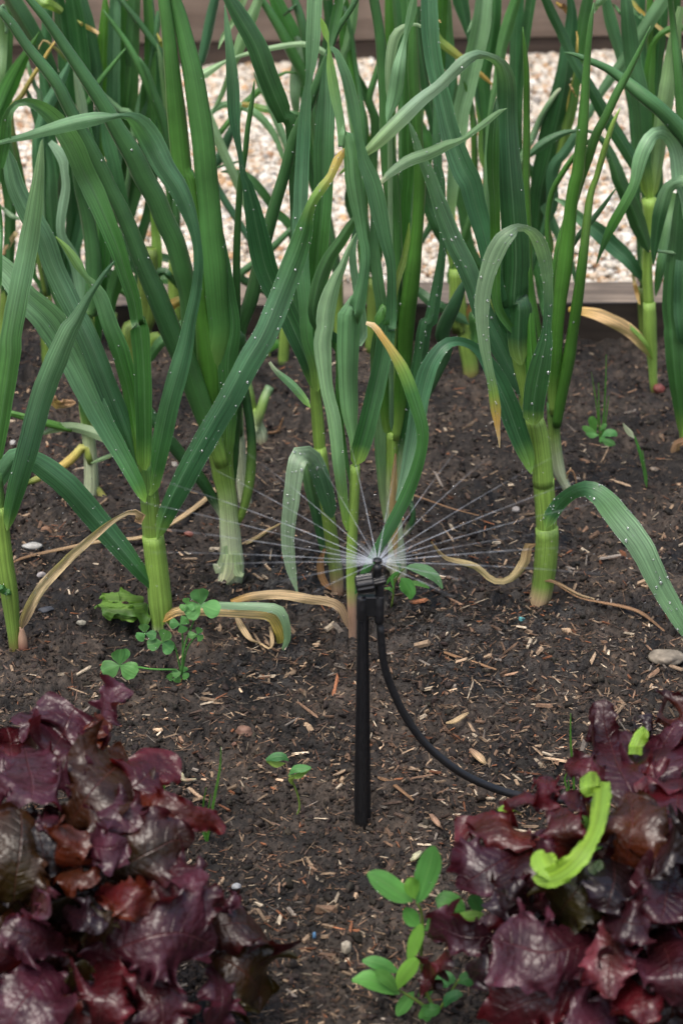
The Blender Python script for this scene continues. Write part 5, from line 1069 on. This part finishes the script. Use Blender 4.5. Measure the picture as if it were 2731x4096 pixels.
lettuce('red leaf lettuce filling the lower right corner with a lime green leaf in it', 'G1440,2130', (.155, .155, .125), [
 (0, 'grape', 'grape', 'F1370,760,50 F1330,660,190 F1285,560,270 F1245,460,250 F1215,380,170 F1200,310,100 F1205,250,80 F1215,220,20', dict(curl=.1, lob=.26)),
 (-.3, 'wine', 'grape', 'F1260,620,60 F1190,560,120 F1120,540,140 F1060,530,80 F1020,520,20'),
 (.2, 'grape', 'mauve', 'F1380,640,90 F1420,540,230 F1470,450,260 F1520,370,200 F1560,320,100'),
 (-.2, 'rust', 'burg', 'F1490,420,70 F1520,350,170 F1560,290,190 F1620,250,120'),
 (-.3, 'vio', 'vio', 'F1360,420,40 F1380,370,80 F1390,335,60 F1400,310,20'),
 (.8, 'pinkish', 'wine', 'F1520,680,90 F1470,620,190 F1420,570,160 F1370,560,40'),
 (.6, 'wine', 'burg', 'F1020,740,60 F930,690,120 F830,680,110 F760,690,70 F715,695,16', dict(lob=.22)),
 (.4, 'wine', 'wine', 'F990,730,70 F950,670,120 F940,610,90 F945,575,20'),
 (.7, 'rust', 'wine', 'F900,860,90 F800,840,190 F700,800,190 F620,790,160 F575,840,110 F565,890,40', dict(lob=.2)),
 (1.0, 'vio', 'mauve', 'F830,930,100 F750,960,220 F660,1010,250 F580,1060,190 F520,1090,60', dict(curl=.2)),
 (.8, 'burg', 'burg', 'F830,890,60 F800,960,150 F780,1040,170 F760,1120,120 F750,1160,40'),
 (.6, 'rust', 'brn', 'F1290,1050,90 F1310,930,230 F1330,820,260 F1330,720,190 F1300,650,60', dict(curl=.2)),
 (1.0, 'grape', 'grape', 'F1160,760,40 F1120,720,110 F1070,700,120 F1030,715,60'),
 (1.0, 'brn', 'wine', 'F1080,960,60 F1040,890,150 F1020,800,170 F1010,720,90'),
 (1.1, 'mauve', 'grape', 'F880,950,60 F910,900,110 F940,860,100 F960,840,30'),
 (1.4, 'deep', 'vio', 'F1240,940,60 F1250,1010,210 F1240,1090,240 F1220,1170,150 F1210,1210,40'),
 (1.0, 'burg', 'deep', 'F1470,760,90 F1450,880,250 F1430,980,240 F1420,1060,90'),
 (1.2, 'vio', 'grape', 'F1520,960,100 F1500,1080,240 F1480,1180,240 F1460,1260,90'),
 (.9, 'grape', 'wine', 'F1560,560,100 F1540,680,240 F1550,780,220 F1560,860,100'),
 (.6, 'olv', 'olv', 'F980,1260,80 F1020,1180,220 F1080,1100,230 F1120,1020,150'),
 (.9, 'vio', 'mauve', 'F700,1310,50 F610,1320,150 F530,1310,190 F450,1280,160 F390,1320,60', dict(lob=.25)),
 (1.2, 'wine', 'burg', 'F480,1370,90 F440,1420,140 F400,1490,120 F375,1550,60 F358,1600,12'),
 (1.4, 'grape', 'mauve', 'F1170,1330,80 F1050,1370,240 F930,1390,340 F810,1360,330 F720,1330,210 F680,1330,60', dict(curl=.2, ruf=.16)),
 (1.0, 'mauve', 'grape', 'F1060,1400,80 F1120,1430,190 F1160,1470,170 F1190,1480,50'),
 (1.1, 'wine', 'burg', 'F830,1330,60 F760,1250,120 F720,1190,110 F700,1160,30'),
 (1.5, 'brn', 'pinkish', 'F1310,1190,60 F1270,1300,130 F1240,1400,170 F1220,1500,180 F1230,1610,90', dict(curl=.25)),
 (1.6, 'burg', 'mauve', 'F1450,1300,90 F1490,1390,250 F1510,1480,290 F1520,1570,230 F1520,1640,80', dict(curl=.15)),
 (1.2, 'wine', 'wine', 'F1290,1500,60 F1330,1570,170 F1370,1640,200 F1400,1720,120'),
 (1.2, 'grape', 'wine', 'F1150,1560,100 F1010,1580,220 F880,1610,260 F760,1660,240 F680,1720,120', dict(curl=.2)),
 (1.5, 'mauve', 'mauve', 'F1270,1660,100 F1180,1690,180 F1100,1720,180 F1020,1760,90'),
 (.8, 'deep', 'vio', 'F800,1420,60 F700,1460,150 F620,1470,130 F560,1450,50'),
 (1.0, 'vio', 'grape', 'F1160,1180,60 F1260,1230,170 F1350,1260,170 F1420,1250,70'),
 (1.0, 'deep', 'vio', 'F900,1180,60 F830,1160,150 F760,1130,150 F700,1100,60'),
 (2.4, 'lime', 'lime', 'F1205,596,40 F1195,640,70 F1190,720,76 F1175,800,72 F1140,880,72 F1085,955,88 F1020,1015,100 F960,1045,100 F905,1050,90 F866,1045,40', dict(lob=.09, ruf=.3, curl=-.1)),
 (2.7, 'lime', 'lime', 'F985,1050,60 F955,1010,110 F925,970,110 F915,935,70 F925,915,20', dict(lob=.09, ruf=.25, curl=.0)),
 (1.9, 'lime', 'lime', 'F1150,670,70 F1140,630,90 F1140,590,80 F1145,556,30', dict(lob=.08, ruf=.1)),
 (1.2, 'grn', 'grn', 'F1160,900,60 F1130,840,90 F1090,800,60 F1055,785,14', dict(lob=.05, ruf=.1)),
 (1.4, 'lime', 'lime', 'F1345,480,60 F1350,440,60 F1370,400,76 F1400,365,50', dict(lob=.06, ruf=.1)),
 (1.2, 'grn', 'lime', 'F820,755,10 F790,735,28 F750,725,26 F715,730,12', dict(lob=.05, ruf=.1)),
 (.6, 'grn', 'olv', 'F1180,1240,50 F1150,1140,120 F1160,1040,110 F1190,960,60', dict(lob=.1)),
], 5, 60)

# ------------------------------------------------------------------ small weeds, seedlings, litter
WD_ = dict(mat=M_WEED, bend=0)
LC2 = {'wlime': (.13, .29, .04), 'clo': (.090, .245, .068), 'wl': (.080, .235, .050), 'wd': (.05, .17, .05), 'gr': (.07, .20, .03), 'crump': (.14, .26, .04)}
COL.update(LC2)
def weed(name, label, cat, base, leaves, stems=(), group=None, Y=None):
    g = gpt(base); Y = Y or g[1]; root = thing(name, label, cat, (g[0], Y, float(soil_z(g[0], Y))), group)
    for it in stems: tube_leaf(root, 'stem', it[1], it[0], Y, it[2] if len(it) > 2 else 0, 0, M_WEED, bend=0, m=6)
    for it in leaves: flat_leaf(root, 'leaf', it[1], it[0], Y, it[2] if len(it) > 2 else .3, it[3] if len(it) > 3 else 0, fold=.15, **WD_)
    return root
def trefoil(cx, cy, rr, rot=0., sq=.8, t_='C'):
    out = []
    for k_ in range(3):
        a = rot+k_*2.094; dx, dy = math.cos(a), math.sin(a)*sq
        out.append('%s%.0f,%.0f,%.0f %.0f,%.0f,%.0f %.0f,%.0f,%.0f %.0f,%.0f,%.0f' % (t_, cx, cy, rr*.15, cx+dx*rr*.35, cy+dy*rr*.35, rr*.75, cx+dx*rr*.72, cy+dy*rr*.72, rr*.95, cx+dx*rr, cy+dy*rr, rr*.45))
    return out
lv = []
for cx, cy, rr, ro in ((925, 1400, 92, -1.7), (745, 1570, 70, 2.9), (668, 1530, 52, .3), (828, 1490, 50, 1.2), (905, 1535, 40, -1.2), (860, 1400, 40, .4), (630, 1660+40, 0, 0)):
    if rr: lv += [('clo', q_, .8, 3) for q_ in trefoil(cx, cy, rr, ro)]
lv += [('clo', q_, .8, 3) for q_ in trefoil(552, 70, 92, .6, .8, 'E')]+[('clo', q_, .3) for q_ in trefoil(790, 135, 44, .2, .6, 'E')]+[('clo', q_, .4) for q_ in trefoil(835, 105, 44, .9, .7, 'E')]
weed('clover', 'clover with round trefoil leaves in front of the yellow folded leaf', 'clover', 'E835,120', lv,
     [('wl', 'E835,115,10 C845,1600,9 C880,1500,8 C915,1410,8', .4), ('wl', 'E835,115,10 C800,1580,8 C760,1560,8', .2), ('wl', 'E835,115,9 C840,1560,8 C830,1500,7'), ('wl', 'E810,90,9 E700,88,9 E630,78,9 E560,70,8', .4), ('wl', 'E835,110,9 C860,1600,8 C905,1540,7', .3), ('olive', 'C745,1580,7 C700,1545,7 C668,1530,7', .4)])
weed('willowherb_seedling', 'bright green weed with paired oval leaves beside the right lettuce', 'weed', 'F420,1660', [
 ('wl', 'F345,1165,24 F370,1090,90 F400,1000,112 F415,940,80 F422,900,16', 1.0, 4), ('wl', 'F325,1155,20 F270,1120,90 F200,1070,104 F150,1040,70 F118,1025,14', .9, 4), ('wlime', 'F335,1145,24 F326,1100,72 F322,1065,64 F325,1045,16', 1.3),
 ('wl', 'F360,1270,20 F330,1240,70 F305,1210,60 F290,1185,14', .6), ('wl', 'F380,1290,20 F420,1260,70 F450,1225,70 F470,1200,20', .3), ('wl', 'F565,1220,24 F520,1180,100 F470,1160,110 F435,1165,50', .5), ('wd', 'F615,1225,20 F620,1180,66 F605,1145,60 F590,1125,14', .2),
 ('wlime', 'F515,1225,20 F570,1228,56 F620,1222,54 F650,1215,16', 1.2), ('wlime', 'F545,1250,20 F590,1275,60 F630,1255,60 F650,1230,20', .9), ('wlime', 'F305,1440,20 F325,1370,60 F350,1300,60 F368,1260,16', .8),
 ('wl', 'F265,1580,20 F200,1540,80 F120,1510,84 F48,1518,14', 1.2), ('wl', 'F260,1480,20 F200,1450,60 F140,1430,56 F95,1428,12', .6), ('wl', 'F255,1570,20 F220,1520,56 F180,1490,50 F155,1475,12', 1.4), ('wlime', 'F255,1560,20 F280,1500,66 F320,1450,70 F350,1420,20', 1.3),
 ('wl', 'F330,1570,20 F300,1610,60 F270,1650,56 F255,1680,14', .9), ('wl', 'F370,1630,20 F395,1650,66 F425,1650,60 F448,1635,16', 1.2), ('wd', 'F470,1640,20 F490,1600,50 F530,1580,46 F555,1585,12', .7), ('wd', 'F530,1530,20 F570,1510,70 F610,1520,64 F642,1535,14', .3),
 ('wd', 'F430,1560,30 F455,1520,80 F490,1510,70 F520,1520,20', .2), ('wd', 'F350,1590,20 F380,1570,60 F400,1540,50 F420,1510,14', .2), ('wl', 'F370,1640,14 F380,1670,60 F390,1690,50 F385,1705,14', 1.0)],
 [('olive', 'F440,1660,18 F400,1600,16 F370,1500,14 F365,1380,14 F372,1280,14 F365,1200,13 F345,1160,12', .3), ('olive', 'F400,1650,14 F330,1600,14 F260,1560,10', .9), ('olive', 'F450,1650,14 F500,1570,12 F540,1510,9', .2), ('wl', 'F372,1290,12 F430,1270,12 F520,1240,10 F570,1225,9', .3)])
weed('seedling', 'green seedling with long narrow leaves right of the sprinkler head', 'seedling', 'D232,1400', [
 ('sage', 'D290,1228,10 D330,1228,40 D390,1245,56 D435,1280,40 D462,1325,8', .8, 6), ('wl', 'D272,1275,14 D290,1300,64 D312,1340,60 D315,1375,12', 1.0, 4), ('wl', 'D275,1305,8 D320,1298,20 D370,1305,24 D402,1322,8', .7), ('wl', 'D270,1240,10 D240,1265,20 D215,1290,14 D200,1310,5', .6), ('wl', 'D240,1330,8 D232,1290,14 D238,1260,6', .8), ('wl', 'D240,1350,8 D222,1325,16 D196,1325,5', .5), ('sage', 'D270,1245,8 D262,1215,18 D248,1195,5', .5)],
 [('olive', 'D228,1410,9 D236,1360,9 D240,1310,9 D262,1260,8 D290,1230,8', .4)])
weed('seedling', 'tiny reddish seedling with two veined oval leaves left of the stake', 'seedling', 'E1360,765', [
 ('wd', 'E1325,510,10 E1300,490,36 E1260,492,40 E1220,505,8', .2), ('lime', 'E1310,520,10 E1270,525,30 E1225,512,6', .1), ('wd', 'E1325,575,10 E1355,545,34 E1395,542,36 E1428,540,8', .5), ('lime', 'E1325,578,8 E1370,578,26 E1425,545,6', .4), ('olive', 'E1340,620,8 E1335,595,26 E1350,580,8', .5)],
 [('olive', 'E1358,770,8 E1376,720,9 E1365,660,9 E1345,610,9 E1325,575,7', .2), ('pink', 'E1345,610,7 E1325,560,7 E1312,520,5', 0)])
weed('grass_tuft', 'thin tuft of grass blades at the tip of the left lettuce', 'grass tuft', 'E955,880', [
 ('gr', 'E950,880,14 E965,780,14 E990,650,12 E1010,540,10 E1015,445,4', 0), ('gr', 'E950,880,12 E935,790,10 E935,700,8 E948,630,3', .2), ('gr', 'E955,880,12 E955,760,10 E968,660,3', .4), ('wl', 'E945,880,10 E930,820,8 E925,760,3', .3)])
weed('grass_tuft', 'thin grass blades rising behind the left lettuce', 'grass tuft', 'E755,840', [
 ('gr', 'E758,840,16 E760,740,14 E750,600,10 E745,500,4', 0), ('gr', 'E750,840,14 E752,700,12 E758,600,3', .2), ('gr', 'E765,842,12 E768,790,8 E762,740,3', .2)])
weed('grass_tuft', 'thin grass blades standing behind the right lettuce by the hose', 'grass tuft', 'F1050,680', [
 ('gr', 'F1066,680,12 F1062,560,10 F1050,420,10 F1050,290,4', .3), ('gr', 'F1040,690,12 F1030,630,10 F1022,590,8 F1035,560,3', .4), ('gr', 'F1045,690,8 F1042,640,8 F1040,590,3', .2)])
weed('weed', 'small cress-like weed on the soil under the right rear leek', 'weed', 'D1190,660', [
 ('wl', 'D1165,610,8 D1155,580,34 D1150,550,40 D1155,535,14', .2), ('wl', 'D1170,610,8 D1140,600,30 D1115,588,24 D1105,580,6', .3), ('clo', 'D1180,620,8 D1150,620,30 D1120,612,10', .5), ('clo', 'D1190,630,8 D1220,610,36 D1250,612,30 D1262,625,8', .4), ('clo', 'D1190,640,8 D1215,650,36 D1240,660,30 D1252,668,8', .6), ('clo', 'D1185,600,8 D1200,580,26 D1215,570,10', .1), ('wl', 'D1180,650,8 D1195,640,34 D1210,645,10', .5),
 ('gr', 'D1190,660,8 D1200,560,8 D1210,400,7 D1213,250,3', 0), ('gr', 'D1185,660,8 D1180,520,7 D1178,380,3', 0), ('gr', 'D1195,660,8 D1215,520,6 D1225,440,3', 0), ('gr', 'D1190,660,7 D1165,460,6 D1145,330,2', 0)])
weed('weed', 'single grass shoot with a pale dead tip at right', 'weed', 'D1395,855', [
 ('wl', 'D1398,860,14 D1388,780,16 D1365,690,14 D1342,625,8', 0), ('wl', 'D1395,850,10 D1385,740,8 D1380,690,3', .2), ('white', 'D1342,635,10 D1325,615,26 D1305,590,20 D1290,565,3', .2)])
weed('weed', 'blurred green weed on the soil in front of the board', 'weed', 'C1240,250', [
 ('wl', 'C1235,240,12 C1215,190,50 C1200,165,14', .2), ('wl', 'C1240,240,12 C1265,200,50 C1285,195,14', .2), ('wl', 'C1240,240,10 C1240,180,46 C1250,150,12', .1), ('clo', 'C1235,250,10 C1205,250,40 C1180,245,10', .3), ('clo', 'C1290,420,12 C1330,400,50 C1360,390,14', .3), ('clo', 'C1300,440,12 C1345,425,40 C1385,430,10', .4)],
 [('olive', 'C1240,330,8 C1240,280,8 C1238,240,8')])
weed('weed', 'yellowish green weed behind the lime green leek', 'weed', 'C700,250', [
 ('olive', 'C690,230,14 C700,190,60 C720,170,50 C740,180,14', .2), ('wl', 'C890,330,14 C900,310,50 C915,340,14', .3), ('wl', 'C860,280,10 C890,295,30 C910,330,8', .2)])
# torn lettuce leaf dropped on the soil
root = thing('lettuce_leaf', 'crumpled green lettuce leaf lying beside the lime green leek stem', 'lettuce leaf', gpt('C560,1440'))
Yc = gpt('C560,1440')[1]
cc_ = gpt('C555,1420')+np.array([0, .0, .0])
LC['crump'] = (.12, .23, .035); LC['crumpd'] = (.05, .12, .02)
for k_, (pth, ca, cb_, rl_) in enumerate([('C440,1400,60 C490,1400,110 C560,1405,120 C630,1395,110 C675,1390,60', 'crump', 'crumpd', .5), ('C470,1440,30 C520,1430,60 C590,1440,60 C650,1425,40', 'crumpd', 'crump', -.4),
                                    ('C455,1365,30 C520,1360,60 C600,1365,60 C665,1370,40', 'crump', 'crump', .2)]):
    frill(root, pth, ca, cb_, cc_, (.035, .030, .016), z=0, seed=40+k_, curl=.3, ruf=.5, lob=.25, rl=rl_, mat=M_WEEDL)
def litter(name, label, cat, path, col, z=.3, mat=None, **kw):
    a = parse(path); g = on_ground(a[:, 0].mean(), a[:, 1].max()); 
    s = spline(a, 26); n = len(s); P = np.zeros((n, 3)); W_ = np.zeros(n)
    for i, q in enumerate(s):
        p = on_ground(q[0], q[1]); zz = float(soil_z(p[0], p[1], False))+.003+q[3]/100; P[i] = on_ground(q[0], q[1], zz); W_[i] = q[2]*np.linalg.norm(P[i]-CAMV)/FPX
    T = np.gradient(P, axis=0); T /= np.linalg.norm(T, axis=1)[:, None]; W = np.cross(T, [0, -.3, 1.]); W /= np.linalg.norm(W, axis=1)[:, None]; N = np.cross(W, T)
    N *= np.sign(N[:, 2:3]+1e-6); a_ = np.linspace(0, 2*math.pi, 8, endpoint=False)
    X = P[:, None]+(W[:, None]*np.cos(a_)[None, :, None]+N[:, None]*(np.sin(a_)*.45)[None, :, None])*(W_/2)[:, None, None]
    o = mesh_obj(name, X.reshape(-1, 3), grid_faces(n, 8, True), mat or M_DRY, None, np.repeat(grad(col, n), 8, 0), np.stack(np.broadcast_arrays(np.linspace(0, 1, 8)[None, :], np.linspace(0, 4, n)[:, None]), -1).reshape(-1, 2), origin=P[n//2])
    return tag(o, label, cat)
litter('dry_stalk', 'long tan dry stalk on the soil behind the lime green leek', 'dry stalk', 'C62,1205,10 C120,1180,18 C300,1140,20 C480,1105,22 C650,1090,24 C780,1030,28 C880,965,30 C960,900,28 C1000,855,26', 'dtan:0,tan:.5,tan:1')
litter('dry_stalk', 'grey dry straw on the soil right of the thickest leek', 'dry stalk', 'D960,1290,8 D1040,1340,10 D1100,1370,10 D1200,1390,16 D1300,1410,22 D1380,1440,20 D1480,1520,10', 'dtan')
litter('dry_stalk', 'thin twig on the soil between the onion and the thickest leek', 'dry stalk', 'D330,895,10 D400,920,10 D500,955,9 D630,990,8', 'dtan')
litter('dry_stalk', 'short brown twig in front of the hose', 'dry stalk', 'F470,10,16 F540,35,18 F620,60,16 F710,90,10', 'dtan')
litter('dry_leaf', 'thin dry leaf lying by the ragged-based onion', 'dry leaf', 'C1110,1120,10 C1180,1090,24 C1240,1050,16 C1290,1025,6', 'tan')
litter('dry_leaf', 'curled pale brown leaf remains under the yellow folded leaf', 'dry leaf', 'C1080,1440,16 C1110,1500,34,1 C1150,1555,26,1 C1200,1580,14 C1240,1600,14 C1250,1560,20,1 C1240,1500,12,1', 'tan')
litter('wood_chip', 'large pale wood chip near the middle of the soil', 'wood chip', 'F480,335,14 F520,325,30,.3 F560,300,24,.3 F580,288,10', 'tan')
litter('wood_chip', 'flat reddish bark piece standing in front of the stake', 'wood chip', 'F410,755,20 F425,775,28,.5 F445,800,24,.5 F462,820,10', 'pink')
litter('wood_chip', 'broad pale bark flake between the hose and the stake', 'wood chip', 'F590,455,18 F620,480,40,.3 F645,505,34,.3 F665,525,10', 'pink:0,tan:1')
litter('wood_chip', 'brown wood splinter right of the stake foot', 'wood chip', 'F165,585,18 F220,605,22 F280,650,16 F330,690,12', 'dtan')
litter('petal', 'pink and white fallen petal beside the left lettuce', 'petal', 'E780,590,16 E820,570,34,.6 E850,595,26,.4 E905,592,8', 'pink:0,cream:.4,pink:.7,cream:1')
litter('petal', 'cream petal behind the bright green weed', 'petal', 'F318,965,20 F340,945,34,.4 F362,925,20', 'cream')
def stone(label, base, wpx, hpx, col, seed, name='stone', cat='stone', mat=None):
    q = parse(base)[0]; g = on_ground(q[0], q[1]); z = float(soil_z(g[0], g[1], False)); g = on_ground(q[0], q[1], z); r = np.random.default_rng(seed)
    sc_ = np.linalg.norm(g-CAMV)/FPX*.8712; V, F = ico(3); V = V.copy()
    for _ in range(7):
        d = r.normal(0, 1, 3); d /= np.linalg.norm(d); h = r.uniform(.55, .9); k_ = np.maximum(0, V@d-h); V -= d*k_[:, None]*.9
    V = V*(1+.10*np.sin(V@r.normal(0, 4, 3)+1)[:, None])*np.array([wpx/2, wpx/2*r.uniform(.6, .9), hpx/2])*sc_*.92
    c = np.array(col); c = (c*.8+c.mean()*.2)*(.62 if 'plastic' not in name else .8)*r.uniform(.75, 1.15, (len(V), 1))
    return tag(mesh_obj(name, V+g+[0, 0, hpx*.12*sc_], F, mat or M_STONE, None, c, origin=g), label, cat)
stone('rust brown flint stone on the open soil', 'E1120,390', 92, 76, (.26, .13, .08), 1)
stone('small pebble touching the rust brown flint', 'E1078,435', 28, 24, (.26, .12, .07), 2)
stone('smooth tan stone half buried at the right edge', 'F1490,40', 170, 70, (.30, .25, .18), 3)
stone('pale cream stone on the soil below the stake', 'F18,1375', 60, 84, (.52, .46, .34), 4)
stone('white shell-like stone left of the lime green leek', 'C150,1140', 110, 46, (.50, .50, .46), 5)
stone('small white pebble left of the lime green leek', 'C190,1265', 46, 36, (.55, .50, .48), 6)
stone('orange brown stone behind the tan withered leaf', 'C212,1068', 60, 50, (.34, .17, .08), 7)
stone('brick red fragment beside the ragged-based onion', 'C868,1080', 52, 34, (.36, .10, .06), 8)
stone('milky white pebble right of the left lettuce', 'E1085,1090', 50, 34, (.36, .38, .40), 9)
stone('pale yellow pebble above the purple leaves', 'E1072,255', 24, 24, (.45, .38, .24), 10)
stone('brown stone under the bottom weed', 'E900,1670', 46, 46, (.30, .24, .19), 12)
stone('tan pebble at right by the grass shoot', 'D1432,778', 44, 24, (.30, .23, .16), 13)
stone('pale grey pebble between the two onions', 'D800,965', 44, 30, (.40, .36, .33), 14)
stone('small teal plastic fragment in front of the thickest leek', 'D825,1470', 38, 30, (.06, .42, .45), 15, 'plastic_fragment', 'plastic fragment')
stone('tiny blue plastic fragment on the soil at the bottom', 'E1442,1315', 20, 50, (.08, .28, .55), 16, 'plastic_fragment', 'plastic fragment')
stone('pale shell fragment behind the left leeks', 'C800,760', 50, 30, (.45, .42, .36), 17)
stone('white shell chip near the left onion stem', 'C62,658', 32, 28, (.55, .53, .50), 18)
stone('cream shell chip among the mulch', 'C375,1485', 46, 30, (.45, .42, .32), 19)
stone('dark blue grey flint by the crumpled lettuce leaf', 'C215,1425', 80, 30, (.07, .08, .10), 20)
add_water()
